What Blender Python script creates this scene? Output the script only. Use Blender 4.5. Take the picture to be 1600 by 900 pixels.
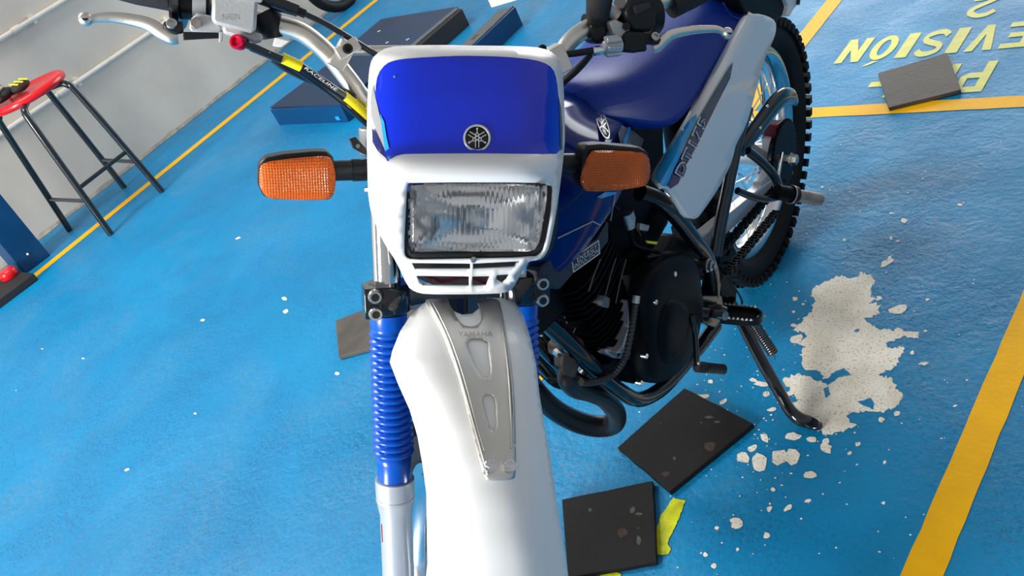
import bpy, bmesh, math, random
import numpy as np
from mathutils import Vector, Matrix, noise
from mathutils.geometry import delaunay_2d_cdt
random.seed(7)
for o in list(bpy.data.objects): bpy.data.objects.remove(o)
SC = bpy.context.scene
COL = SC.collection
pi = math.pi

# ---------------------------------------------------------------- camera
FPX = 1487.9951
CAMZ = 1.4124
def rot(ax, a):
    c, s = math.cos(a), math.sin(a)
    return np.array({'x': [[1,0,0],[0,c,-s],[0,s,c]], 'y': [[c,0,s],[0,1,0],[-s,0,c]], 'z': [[c,-s,0],[s,c,0],[0,0,1]]}[ax], float)
CR = rot('z', 0.913) @ rot('x', 1.0413) @ rot('z', -0.4778)
cam = bpy.data.cameras.new('camera'); camo = bpy.data.objects.new('camera', cam); COL.objects.link(camo)
cam.sensor_width = 36; cam.lens = FPX/1600*36; cam.clip_start = .02; cam.clip_end = 100
M4 = Matrix([list(r) + [0] for r in CR] + [[0,0,0,1]]); camo.matrix_world = Matrix.Translation((0,0,CAMZ)) @ M4
SC.camera = camo

# ---------------------------------------------------------------- world, lights, exposure
SC.view_settings.view_transform = 'Standard'; SC.view_settings.look = 'None'
SC.view_settings.gamma = 1; SC.view_settings.use_curve_mapping = False
SC.view_settings.exposure = 0.1
W = bpy.data.worlds.new('world'); SC.world = W; W.use_nodes = True
wn = W.node_tree.nodes; wl = W.node_tree.links
bg = wn['Background']; bg.inputs[1].default_value = 0.40
tc = wn.new('ShaderNodeTexCoord'); sep = wn.new('ShaderNodeSeparateXYZ'); ramp = wn.new('ShaderNodeValToRGB')
wl.new(tc.outputs['Generated'], sep.inputs[0]); wl.new(sep.outputs['Z'], ramp.inputs[0]); wl.new(ramp.outputs[0], bg.inputs[0])
e = ramp.color_ramp.elements
e[0].position = 0.0; e[0].color = (.8,.8,.8,1); e[1].position = .8; e[1].color = (.75,.77,.80,1)
k = ramp.color_ramp.elements.new(.25); k.color = (1.0,1.0,1.0,1)
def area(name, loc, target, sx, sy, power, color=(1,1,1)):
    l = bpy.data.lights.new(name, 'AREA'); l.shape = 'RECTANGLE'; l.size = sx; l.size_y = sy; l.energy = power; l.color = color
    o = bpy.data.objects.new(name, l); COL.objects.link(o); o.location = loc
    d = Vector(target) - Vector(loc); o.rotation_euler = d.to_track_quat('-Z', 'Y').to_euler(); return o
area('high_key', (-4.4,.9,3.9), (-2.0,.6,.2), 1.6, 1.6, 120, (1,.985,.96))  # unseen key lamp, added high up so the bike shades the floor beside it
area('front_fill', (-2.2,-6.3,2.5), (-1.2,.6,.8), 2.0, 3.0, 950, (1,.985,.955))  # added fill lamp behind the camera, brightens the upright faces
area('far_door', (-3.2,8.5,1.9), (-1.2,2.0,.2), 4.6, 3.4, 235, (.98,.99,1))

# ---------------------------------------------------------------- projection helpers: a pixel's ray met with a real plane
BPOS = np.array([-1.2012, 1.6779, 0.0]); BYAW = -1.4708; BLEAN = .1751; STEER = .8641
BR = rot('z', BYAW) @ rot('x', -BLEAN)
RAKE = math.radians(27.5)
U = np.array([-math.sin(RAKE),0,math.cos(RAKE)]); V = np.array([math.cos(RAKE),0,math.sin(RAKE)])
O = np.array([1.36,0,.345]) - V*.058
FV = math.cos(STEER)*V + math.sin(STEER)*np.array([0,1,0]); FW = -math.sin(STEER)*V + math.cos(STEER)*np.array([0,1,0])
def FK(v, w, s): return O + FV*v + FW*w + U*s          # fork frame -> bike frame
def ray(u, v): return np.array([0,0,CAMZ]), CR @ np.array([(u-800)/FPX, -(v-450)/FPX, -1.])
def G(u, v, z=0.0):
    o, d = ray(u, v); return o + d*((z-o[2])/d[2])
def bray(u, v):
    o, d = ray(u, v); return BR.T@(o-BPOS), BR.T@d
def BP(u, v, n, c):
    o, d = bray(u, v); n = np.array(n, float); return o + d*((c-n@o)/(n@d))
def BY(u, v, y): return BP(u, v, (0,1,0), y)
def FP(u, v, c): return BP(u, v, FV, c+FV@O)           # plane v=c of the fork frame
def FWP(u, v, c): return BP(u, v, FW, c+FW@O)
def FSP(u, v, c): return BP(u, v, U, c+U@O)

# ---------------------------------------------------------------- materials
def mat(name, color, rough=.5, metal=0, coat=0, spec=.5, bump=0, bscale=200, var=0, vscale=8, emit=None, trans=0, ior=1.45, coatr=.05, detail=4):
    m = bpy.data.materials.new(name); m.use_nodes = True; n = m.node_tree.nodes; l = m.node_tree.links
    b = n['Principled BSDF']; b.inputs['Base Color'].default_value = (*color, 1); b.inputs['Roughness'].default_value = rough
    b.inputs['Metallic'].default_value = metal; b.inputs['Coat Weight'].default_value = coat; b.inputs['Coat Roughness'].default_value = coatr
    b.inputs['Specular IOR Level'].default_value = spec; b.inputs['Transmission Weight'].default_value = trans; b.inputs['IOR'].default_value = ior
    t = n.new('ShaderNodeTexCoord')
    if bump:
        x = n.new('ShaderNodeTexNoise'); x.inputs['Scale'].default_value = bscale; x.inputs['Detail'].default_value = detail
        l.new(t.outputs['Object'], x.inputs['Vector'])
        u = n.new('ShaderNodeBump'); u.inputs['Strength'].default_value = bump; u.inputs['Distance'].default_value = .002
        l.new(x.outputs[0], u.inputs['Height']); l.new(u.outputs[0], b.inputs['Normal'])
    if var:
        x = n.new('ShaderNodeTexNoise'); x.inputs['Scale'].default_value = vscale; x.inputs['Detail'].default_value = 6
        l.new(t.outputs['Object'], x.inputs['Vector'])
        r = n.new('ShaderNodeValToRGB'); r.color_ramp.elements[0].position = .3; r.color_ramp.elements[1].position = .7
        r.color_ramp.elements[0].color = (*[c*(1-var) for c in color], 1); r.color_ramp.elements[1].color = (*[min(1, c*(1+var)) for c in color], 1)
        l.new(x.outputs[0], r.inputs[0]); l.new(r.outputs[0], b.inputs['Base Color'])
        mr = n.new('ShaderNodeMapRange'); mr.inputs[3].default_value = max(.02, rough*.8); mr.inputs[4].default_value = min(1, rough*1.25)
        l.new(x.outputs[0], mr.inputs[0]); l.new(mr.outputs[0], b.inputs['Roughness'])
    return m
M = {}
M['white'] = mat('white_plastic', (.86,.86,.85), .36, coat=.15)
M['white_side'] = mat('white_side_plastic', (.78,.80,.82), .35, coat=.3)
M['blue'] = mat('royal_blue_gloss', (.0,.022,.60), .16, coat=.35)
M['tank'] = mat('tank_blue_gloss', (.001,.016,.14), .10, spec=.15)
M['cyan'] = mat('cyan_stripe', (.02,.33,.72), .25, coat=.4)
M['navy'] = mat('navy_ink', (.008,.012,.12), .3, coat=.3)
M['seat'] = mat('blue_vinyl', (.0,.030,.29), .45, bump=.25, bscale=500, spec=.35)
M['boot'] = mat('blue_rubber', (.0,.080,.48), .28, coat=.2)
M['black'] = mat('black_satin', (.007,.008,.010), .38, spec=.4)
M['gloss'] = mat('black_gloss', (.006,.009,.013), .14, coat=.5)
M['matte'] = mat('black_rubber', (.016,.017,.019), .7, bump=.3, bscale=300)
M['engine'] = mat('engine_black', (.003,.004,.006), .45, spec=.10, bump=.2, bscale=350)
M['skirt'] = mat('dark_blue_skirt', (.004,.012,.035), .35)
M['ally'] = mat('brushed_aluminium', (.74,.70,.64), .36, 1, bump=.15, bscale=60, var=.08, vscale=30)
M['plate'] = mat('stainless_plate', (.72,.70,.655), .48, 1, bump=.08, bscale=120, var=.06, vscale=14)
M['plate_dk'] = mat('stamped_steel', (.45,.43,.40), .4, 1)
M['loom'] = mat('loom_grey', (.03,.032,.034), .28)
M['springs'] = mat('spring_steel', (.09,.09,.09), .3, .6)
M['burnt'] = mat('burnt_steel', (.10,.075,.062), .6, .3, bump=.4, bscale=160, var=.3, vscale=50)
M['silver'] = mat('silver_paint', (.50,.52,.55), .3, .35, coat=.4)
M['castgrey'] = mat('cast_grey', (.46,.46,.45), .42, .25, bump=.2, bscale=220)
M['reflector'] = mat('lamp_reflector', (1,1,1), .13, .93)
M['chrome'] = mat('chrome', (.82,.83,.85), .08, 1)
M['steel'] = mat('zinc_steel', (.5,.5,.48), .3, 1, var=.2, vscale=60)
M['rusty'] = mat('worn_steel', (.36,.32,.28), .5, .8, bump=.4, bscale=160, var=.3, vscale=50)
M['pipe'] = mat('exhaust_black', (.018,.019,.022), .38, bump=.15, bscale=260, var=.2, vscale=20)
M['amberin'] = mat('amber_reflector', (.95,.28,.02), .22, .6)
M['red'] = mat('red_plastic', (.75,.008,.012), .28, coat=.3)
M['redal'] = mat('red_anodised', (.75,.01,.07), .25, .6)
M['yellow'] = mat('yellow_sleeve', (.95,.78,.01), .35)
M['lineyel'] = mat('yellow_line_paint', (.98,.50,.0), .5, spec=.25, bump=.35, bscale=90, var=.06, vscale=20)
M['letyel'] = mat('yellow_letter_paint', (.66,.66,.10), .45, bump=.4, bscale=110, var=.12, vscale=30)
M['limeyel'] = mat('lime_paint', (.62,.66,.01), .45, bump=.3, bscale=110, var=.3, vscale=40)
M['rubmat_lit'] = mat('lit_rubber_mat', (.085,.075,.065), .6, bump=.5, bscale=70, var=.3, vscale=12)  # mat rubber again, its brighter light put into the colour
M['rubmat'] = mat('rubber_mat', (.0065,.0065,.0065), .6, spec=.25, bump=.5, bscale=70, var=.45, vscale=9)  # near-black copy, shade of the front mats put into the colour
M['rubedge'] = mat('rubber_mat_edge', (.012,.012,.012), .7)
M['emb_s'] = mat('emblem_silver', (.7,.7,.7), .3, .5)
M['emb_k'] = mat('emblem_black', (.01,.01,.01), .3)
M['decal_grey'] = mat('mesh_decal', (.40,.41,.43), .35, .2)
M['decal_dk'] = mat('mesh_decal_dark', (.09,.10,.11), .35)
M['letw'] = mat('label_white', (.75,.76,.78), .4)
M['wallp'] = mat('wall_paint', (.66,.61,.53), .6, bump=.4, bscale=14, var=.10, vscale=2.5)
M['pvc'] = mat('cream_conduit', (.84,.79,.69), .45, var=.08, vscale=12)
M['liftblue'] = mat('lift_blue', (.003,.052,.15), .4, spec=.3, var=.15, vscale=6)
M['lifttop'] = mat('lift_top_blue', (.010,.032,.085), .45, spec=.3, var=.3, vscale=5)
M['liftgrey'] = mat('lift_grey', (.10,.11,.12), .5, var=.2, vscale=20)
M['stoolk'] = mat('stool_black', (.010,.016,.020), .22, coat=.4)
M['glass'] = mat('clear_glass', (1,1,1), .02, trans=1, ior=1.45)
M['tyre'] = mat('tyre_rubber', (.006,.007,.008), .65, spec=.25, bump=.2, bscale=200)
M['maroon'] = mat('maroon', (.12,.008,.02), .4)
M['rimc'] = mat('polished_rim', (.75,.77,.80), .14, 1)
M['skin_sat'] = mat('grey_cable', (.09,.10,.10), .45)

def ribbed(name, color, dirs, rough=.08, trans=.9, strength=.6, ior=1.45, spec=.5):
    m = mat(name, color, rough, trans=trans, ior=ior, spec=spec); n = m.node_tree.nodes; l = m.node_tree.links; b = n['Principled BSDF']
    t = n.new('ShaderNodeTexCoord'); last = None
    for d, per in dirs:
        dp = n.new('ShaderNodeVectorMath'); dp.operation = 'DOT_PRODUCT'; l.new(t.outputs['Object'], dp.inputs[0]); dp.inputs[1].default_value = tuple(np.array(d)*2*pi/per)
        sn = n.new('ShaderNodeMath'); sn.operation = 'SINE'; l.new(dp.outputs['Value'], sn.inputs[0])
        if last is None: last = sn
        else:
            a = n.new('ShaderNodeMath'); a.operation = 'MAXIMUM'; l.new(last.outputs[0], a.inputs[0]); l.new(sn.outputs[0], a.inputs[1]); last = a
    u = n.new('ShaderNodeBump'); u.inputs['Strength'].default_value = strength; u.inputs['Distance'].default_value = .0008
    l.new(last.outputs[0], u.inputs['Height']); l.new(u.outputs[0], b.inputs['Normal']); return m
M['fluted'] = ribbed('fluted_glass', (1,1,1), [(FW,.0055)], .02, 1, .4)
M['orange'] = ribbed('amber_lens', (1,.20,.008), [(FW,.0032),(U,.0034)], .12, .45, .9, 1.45)
# bare concrete
def concrete():
    m = mat('bare_concrete', (.50,.47,.40), .85, bump=.6, bscale=160); n = m.node_tree.nodes; l = m.node_tree.links; b = n['Principled BSDF']
    t = n.new('ShaderNodeTexCoord'); x = n.new('ShaderNodeTexNoise'); x.inputs['Scale'].default_value = 190; x.inputs['Detail'].default_value = 8; x.inputs['Roughness'].default_value = .7
    y = n.new('ShaderNodeTexNoise'); y.inputs['Scale'].default_value = 9
    l.new(t.outputs['Object'], x.inputs[0]); l.new(t.outputs['Object'], y.inputs[0])
    r = n.new('ShaderNodeValToRGB'); r.color_ramp.elements[0].position = .34; r.color_ramp.elements[0].color = (.30,.26,.20,1); r.color_ramp.elements[1].position = .46; r.color_ramp.elements[1].color = (.95,.91,.80,1)
    r2 = n.new('ShaderNodeValToRGB'); r2.color_ramp.elements[0].position = .35; r2.color_ramp.elements[0].color = (.78,.76,.72,1); r2.color_ramp.elements[1].position = .6; r2.color_ramp.elements[1].color = (1,1,1,1)
    mx = n.new('ShaderNodeMix'); mx.data_type = 'RGBA'; mx.blend_type = 'MULTIPLY'; mx.inputs[0].default_value = 1
    l.new(x.outputs[0], r.inputs[0]); l.new(y.outputs[0], r2.inputs[0]); l.new(r.outputs[0], mx.inputs[6]); l.new(r2.outputs[0], mx.inputs[7]); l.new(mx.outputs[2], b.inputs['Base Color'])
    return m
M['conc'] = concrete()

def floor_mat():
    m = bpy.data.materials.new('blue_floor_paint'); m.use_nodes = True; n = m.node_tree.nodes; l = m.node_tree.links; b = n['Principled BSDF']
    t = n.new('ShaderNodeTexCoord')
    def nz(s, d=5, r=.6, dist=0):
        x = n.new('ShaderNodeTexNoise'); x.inputs['Scale'].default_value = s; x.inputs['Detail'].default_value = d; x.inputs['Roughness'].default_value = r; x.inputs['Distortion'].default_value = dist
        l.new(t.outputs['Object'], x.inputs['Vector']); return x.outputs[0]
    def rp(src, p0, p1, c0=(0,0,0,1), c1=(1,1,1,1)):
        r = n.new('ShaderNodeValToRGB'); r.color_ramp.elements[0].position = p0; r.color_ramp.elements[1].position = p1
        r.color_ramp.elements[0].color = c0; r.color_ramp.elements[1].color = c1; l.new(src, r.inputs[0]); return r.outputs[0]
    def mix(f, a, c, bt='MIX'):
        x = n.new('ShaderNodeMix'); x.data_type = 'RGBA'; x.blend_type = bt
        if isinstance(f, float): x.inputs[0].default_value = f
        else: l.new(f, x.inputs[0])
        for i, q in ((6, a), (7, c)):
            if isinstance(q, tuple): x.inputs[i].default_value = q
            else: l.new(q, x.inputs[i])
        return x.outputs[2]
    def mul(a, c):
        x = n.new('ShaderNodeMath'); x.operation = 'MULTIPLY'
        for i, q in enumerate((a, c)):
            if isinstance(q, float): x.inputs[i].default_value = q
            else: l.new(q, x.inputs[i])
        return x.outputs[0]
    base = rp(nz(1.3, 4), .3, .7, (.0,.205,.44,1), (.0,.26,.54,1))
    # scuffed, greyed zones broken up by fine speckle
    scuff = mul(rp(nz(1.9, 3, .5, .6), .47, .66), rp(nz(60, 6, .75), .42, .62))
    c = mix(mul(scuff, .38), base, (.17,.27,.34,1))
    fine = mul(rp(nz(3.5, 4, .6), .50, .72), rp(nz(130, 4, .8), .56, .66))
    c = mix(mul(fine, .5), c, (.30,.27,.26,1))
    dark = mul(rp(nz(2.6, 4, .6, 1.2), .50, .68), rp(nz(90, 5, .7), .55, .68))
    c = mix(mul(dark, .75), c, (.01,.06,.13,1))
    grit = mul(rp(nz(2.1, 5, .65, .8), .42, .60), rp(nz(120, 4, .8), .49, .58))
    c = mix(mul(grit, .70), c, (.01,.10,.25,1))
    l.new(c, b.inputs['Base Color'])
    b.inputs['Specular IOR Level'].default_value = .27
    l.new(rp(nz(6, 4), .3, .7, (.38,.38,.38,1), (.52,.52,.52,1)), b.inputs['Roughness'])
    # paint relief: rolled texture plus wrinkles
    h1 = nz(75, 5, .62); h2 = nz(24, 4, .55, .4)
    a = n.new('ShaderNodeMath'); a.operation = 'MULTIPLY_ADD'; l.new(h2, a.inputs[0]); a.inputs[1].default_value = 1.6; l.new(h1, a.inputs[2])
    u = n.new('ShaderNodeBump'); u.inputs['Distance'].default_value = .0035
    l.new(rp(nz(1.6, 3), .40, .64, (.30,.30,.30,1), (.95,.95,.95,1)), u.inputs['Strength'])
    l.new(a.outputs[0], u.inputs['Height']); l.new(u.outputs[0], b.inputs['Normal'])
    return m
M['floor'] = floor_mat()

# ---------------------------------------------------------------- mesh helpers
class MB:
    def __init__(s): s.v = []; s.f = []
    def add(s, vs, fs):
        o = len(s.v); s.v += [tuple(map(float, x)) for x in vs]; s.f += [tuple(i+o for i in f) for f in fs]; return s
    def box(s, c, size, R=None):
        R = np.eye(3) if R is None else np.array(R); c = np.array(c, float)
        vs = [c + R@(np.array([x,y,z])*np.array(size)/2) for x in (-1,1) for y in (-1,1) for z in (-1,1)]
        return s.add(vs, [(0,1,3,2),(4,6,7,5),(0,4,5,1),(2,3,7,6),(0,2,6,4),(1,5,7,3)])
    def prism(s, poly, off):
        p = [np.array(q, float) for q in poly]; off = np.array(off, float); n = len(p)
        return s.add(p + [q+off for q in p], [tuple(range(n)), tuple(range(2*n-1, n-1, -1))] + [(i, i+n, (i+1)%n+n, (i+1)%n) for i in range(n)])
    def tube(s, path, r, n=12, caps=True, smooth=0, closed=False, flat=None):
        P = [np.array(p, float) for p in path]; R = list(r) if hasattr(r, '__len__') else [r]*len(P)
        if smooth: P, R = catmull(P, R, smooth, closed)
        N = len(P); T = []
        for i in range(N):
            a = P[(i-1) % N] if (i or closed) else P[0]; b = P[(i+1) % N] if (i < N-1 or closed) else P[-1]
            t = b-a; T.append(t/(np.linalg.norm(t)+1e-12))
        up = np.array([0,0,1.]) if abs(T[0][2]) < .9 else np.array([1.,0,0])
        if flat is not None: up = np.array(flat[0], float)
        x = np.cross(up, T[0]); x /= np.linalg.norm(x)
        vs = []
        for i in range(N):
            x = x - T[i]*(x@T[i]); x /= np.linalg.norm(x); y = np.cross(T[i], x)
            fy = flat[1] if flat is not None else 1
            vs += [P[i] + R[i]*(math.cos(2*pi*k/n)*x + fy*math.sin(2*pi*k/n)*y) for k in range(n)]
        fs = []
        for i in range(N if closed else N-1):
            j = (i+1) % N
            fs += [(i*n+k, i*n+(k+1)%n, j*n+(k+1)%n, j*n+k) for k in range(n)]
        if caps and not closed: fs += [tuple(range(n-1,-1,-1)), tuple((N-1)*n+k for k in range(n))]
        return s.add(vs, fs)
    def lathe(s, o, ax, prof, n=24):
        """prof: (distance along axis, radius)"""
        o = np.array(o, float); ax = np.array(ax, float); ax /= np.linalg.norm(ax)
        h = np.array([0,0,1.]) if abs(ax[2]) < .9 else np.array([1.,0,0]); x = np.cross(h, ax); x /= np.linalg.norm(x); y = np.cross(ax, x)
        vs = [o + ax*d + r*(math.cos(2*pi*k/n)*x + math.sin(2*pi*k/n)*y) for d, r in prof for k in range(n)]
        N = len(prof); fs = [(i*n+k, i*n+(k+1)%n, (i+1)*n+(k+1)%n, (i+1)*n+k) for i in range(N-1) for k in range(n)]
        fs += [tuple(range(n-1,-1,-1)), tuple((N-1)*n+k for k in range(n))]
        return s.add(vs, fs)
    def loft(s, secs, caps=True, closed=True):
        n = len(secs[0]); N = len(secs); vs = [p for q in secs for p in q]
        m = n if closed else n-1
        fs = [(i*n+k, i*n+(k+1)%n, (i+1)*n+(k+1)%n, (i+1)*n+k) for i in range(N-1) for k in range(m)]
        if caps and closed: fs += [tuple(range(n-1,-1,-1)), tuple((N-1)*n+k for k in range(n))]
        return s.add(vs, fs)
    def ball(s, c, r, n=14, sc=(1,1,1)):
        c = np.array(c, float); prof = [(-math.cos(pi*i/n), math.sin(pi*i/n)) for i in range(n+1)]
        vs = [c + np.array([q*math.cos(2*pi*k/n)*sc[0], q*math.sin(2*pi*k/n)*sc[1], d*sc[2]])*r for d, q in prof for k in range(n)]
        return s.add(vs, [(i*n+k, i*n+(k+1)%n, (i+1)*n+(k+1)%n, (i+1)*n+k) for i in range(n) for k in range(n)])
def catmull(P, R, k, closed=False):
    n = len(P); oP = []; oR = []
    for i in range(n if closed else n-1):
        p = [P[(i-1) % n] if (closed or i) else 2*P[0]-P[1], P[i], P[(i+1) % n], P[(i+2) % n] if (closed or i+2 < n) else 2*P[-1]-P[-2]]
        for j in range(k):
            t = j/k; oP.append(.5*((2*p[1]) + (p[2]-p[0])*t + (2*p[0]-5*p[1]+4*p[2]-p[3])*t*t + (3*p[1]-p[0]-3*p[2]+p[3])*t**3))
            oR.append(R[i]*(1-t) + R[(i+1) % n]*t)
    if not closed: oP.append(P[-1]); oR.append(R[-1])
    return oP, oR
def smooth_by_angle(me, ang=35):
    bm = bmesh.new(); bm.from_mesh(me); bmesh.ops.remove_doubles(bm, verts=bm.verts, dist=1e-6); bmesh.ops.recalc_face_normals(bm, faces=bm.faces)
    a = math.radians(ang)
    for f in bm.faces: f.smooth = True
    for ed in bm.edges:
        ed.smooth = not (len(ed.link_faces) == 2 and ed.calc_face_angle(0) > a)
    bm.to_mesh(me); bm.free()
def obj(name, mb, m, parent=None, smooth=True, bevel=0, seg=2, solid=0, label=None, ang=35, subsurf=0, loc=None, recalc=True):
    me = bpy.data.meshes.new(name)
    vs = mb.v
    if loc is not None: vs = [tuple(np.array(x)-np.array(loc)) for x in vs]
    me.from_pydata(vs, [], mb.f); me.update()
    if recalc: smooth_by_angle(me, ang if smooth else 1)
    o = bpy.data.objects.new(name, me); COL.objects.link(o)
    ms = m if isinstance(m, (list, tuple)) else [m]
    for q in ms: me.materials.append(M[q])
    if parent is not None: o.parent = parent
    if loc is not None and parent is None: o.location = loc
    if solid:
        md = o.modifiers.new('s', 'SOLIDIFY'); md.thickness = abs(solid); md.offset = -1 if solid > 0 else 1
    if bevel:
        md = o.modifiers.new('b', 'BEVEL'); md.width = bevel; md.segments = seg; md.limit_method = 'ANGLE'; md.angle_limit = math.radians(35)
    if subsurf:
        md = o.modifiers.new('u', 'SUBSURF'); md.levels = subsurf; md.render_levels = subsurf
    if label: o['label'] = label
    return o
def empty(name, loc=(0,0,0)):
    o = bpy.data.objects.new(name, None); COL.objects.link(o); o.location = loc; o.empty_display_size = .1; return o
def tag(o, label, cat, group=None):
    o['label'] = label; o['category'] = cat
    if group: o['group'] = group
    return o
def inpoly(x, y, p):
    c = False; j = len(p)-1
    for i in range(len(p)):
        if (p[i][1] > y) != (p[j][1] > y) and x < (p[j][0]-p[i][0])*(y-p[i][1])/(p[j][1]-p[i][1])+p[i][0]: c = not c
        j = i
    return c
def resample(poly, d, rnd=1):
    """closed outline cut into short edges; rnd passes of corner rounding"""
    p = [np.array(q, float) for q in poly]
    for _ in range(rnd):
        q = []
        for i in range(len(p)):
            a, b = p[i], p[(i+1) % len(p)]; q += [a*.75+b*.25, a*.25+b*.75]
        p = q
    out = []
    for i in range(len(p)):
        a, b = p[i], p[(i+1) % len(p)]; k = max(1, int(np.linalg.norm(b-a)/d)); out += [a+(b-a)*j/k for j in range(k)]
    # drop near duplicates
    res = [out[0]]
    for q in out[1:]:
        if np.linalg.norm(q-res[-1]) > d*.25: res.append(q)
    if np.linalg.norm(res[0]-res[-1]) < d*.25: res.pop()
    return res
def patch(outer, f, holes=(), sp=12, rnd=1, hrnd=None, ds=None):
    """triangulated panel bounded by an outline (with holes), each point carried to space by f"""
    ds = ds or sp*.5
    hrnd = rnd if hrnd is None else hrnd
    O_ = resample(outer, ds, rnd); H = [resample(h, ds, hrnd) for h in holes]
    pts = []; edges = []
    for lp in [O_] + H:
        b = len(pts); pts += [Vector((p[0], p[1])) for p in lp]; edges += [(b+i, b+(i+1) % len(lp)) for i in range(len(lp))]
    bound = np.array([[p.x, p.y] for p in pts])
    xs = [p[0] for p in O_]; ys = [p[1] for p in O_]
    y = min(ys)+sp*.5; r = 0
    while y < max(ys):
        x = min(xs)+sp*(.25 if r % 2 else .75)
        while x < max(xs):
            if inpoly(x, y, O_) and not any(inpoly(x, y, h) for h in H) and np.min(np.hypot(bound[:,0]-x, bound[:,1]-y)) > sp*.45: pts.append(Vector((x, y)))
            x += sp
        y += sp*.87; r += 1
    vs, es, fs, *_ = delaunay_2d_cdt(pts, edges, [], 0, 1e-5)
    mb = MB(); keep = []
    for t in fs:
        cx = sum(vs[i][0] for i in t)/len(t); cy = sum(vs[i][1] for i in t)/len(t)
        if inpoly(cx, cy, O_) and not any(inpoly(cx, cy, h) for h in H): keep.append(tuple(t)[::-1])
    mb.add([f(v[0], v[1]) for v in vs], keep)
    return mb
def text_mesh(s, f, p0, ax, ay, shear=0, space=1.0, bold=.006):
    """lettering: text box mapped to p0 + x*ax + y*ay (x,y in 0..1) then carried to space by f"""
    c = bpy.data.curves.new('t', 'FONT'); c.body = s; c.space_character = space; c.resolution_u = 3; c.shear = shear
    c.offset = bold
    o = bpy.data.objects.new('t', c); COL.objects.link(o); bpy.context.view_layer.update()
    me = o.to_mesh(); v = np.array([list(q.co) for q in me.vertices]); fs = [tuple(p.vertices) for p in me.polygons]
    lo = v.min(0); hi = v.max(0); p0 = np.array(p0, float); ax = np.array(ax, float); ay = np.array(ay, float)
    out = []
    for q in v:
        a = (q[0]-lo[0])/(hi[0]-lo[0]); b = (q[1]-lo[1])/(hi[1]-lo[1]); out.append(f(*(p0+a*ax+b*ay)))
    o.to_mesh_clear(); bpy.data.objects.remove(o); bpy.data.curves.remove(c)
    mb = MB(); mb.add(out, fs); return mb
def nrm(a): a = np.array(a, float); return a/np.linalg.norm(a)
def frame(z, x=(1,0,0)):
    z = nrm(z); x = np.array(x, float); x = nrm(x - z*(x@z)); return np.array([x, np.cross(z, x), z]).T

# ================================================================ SETTING
fl = MB(); fl.add([(-9,-4,0),(3,-4,0),(3,10,0),(-9,10,0)], [(0,1,2,3)])
floor = obj('floor', fl, 'floor', smooth=False); floor['kind'] = 'structure'
W0 = np.array([-5.501,1.475]); WT = np.array([-.1010,.9949]); WN = np.array([.9949,.1010])
def wallp(t, z, off=0): q = W0+WT*t+WN*off; return (q[0], q[1], z)
wa = MB(); a_ = [wallp(-5,0), wallp(9,0), wallp(9,3.2), wallp(-5,3.2)]
wa.prism(a_, (-.15,-.015,0))
wall = obj('wall_left', wa, 'wallp', smooth=False); wall['kind'] = 'structure'
# dirty, ragged joint where wall paint meets floor paint
jt = MB(); n_ = 140; lo_ = []; hi_ = []
for i in range(n_+1):
    t = -1.5+6*i/n_; lo_.append(wallp(t, .0012, .012+.02*noise.noise(Vector((t*7,0,0)))+.012*noise.noise(Vector((t*31,3,0))))); hi_.append(wallp(t, .018+.012*noise.noise(Vector((t*9,5,0))), .001))
jt.add(lo_+hi_, [(i, i+1, n_+2+i, n_+1+i) for i in range(n_)])
M['joint'] = mat('worn_joint', (.34,.31,.26), .7, bump=.5, bscale=60, var=.3, vscale=25)
j_ = obj('trim_1', jt, 'joint'); j_['kind'] = 'structure'
PAINT = .0012
def strip(name, pts, m, z=PAINT, wob=.0012):
    """painted band on the floor between corner points, with slightly uneven edges"""
    a, b, c, d = [np.array(p, float) for p in pts]; n = max(8, int(np.linalg.norm(b-a)/.04)); mb = MB(); L = []; R_ = []
    for i in range(n+1):
        t = i/n; p = a+(b-a)*t; q = d+(c-d)*t; w = nrm(q-p)
        L.append((*(p-w*wob*noise.noise(Vector((p[0]*30,p[1]*30,0)))*2), z)); R_.append((*(q+w*wob*noise.noise(Vector((q[0]*30,q[1]*30,9)))*2), z))
    mb.add(L+R_, [(i, i+1, n+2+i, n+1+i) for i in range(n)]); o = obj(name, mb, m, floor); return o
strip('yellow_line', [(-.5725,-2.5),(-.5725,2.345),(-.511,2.345),(-.511,-2.5)], 'lineyel')
strip('yellow_line', [(-1.622,2.35),(-1.622,7),(-1.558,7),(-1.558,2.35)], 'lineyel')
strip('yellow_line', [(-1.622,.93),(-1.622,2.35),(-1.558,2.35),(-1.558,.93)], 'lineyel')
strip('yellow_line', [(-1.622,2.40),(1.6,2.40),(1.6,2.343),(-1.622,2.343)], 'lineyel', PAINT+.0002)
strip('yellow_line', [(-4.83,-.9),(-5.30,4.15),(-5.236,4.15),(-4.765,-.9)], 'lineyel')
strip('yellow_line', [(-5.30,4.15),(-5.55,7),(-5.486,7),(-5.236,4.15)], 'lineyel')
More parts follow.
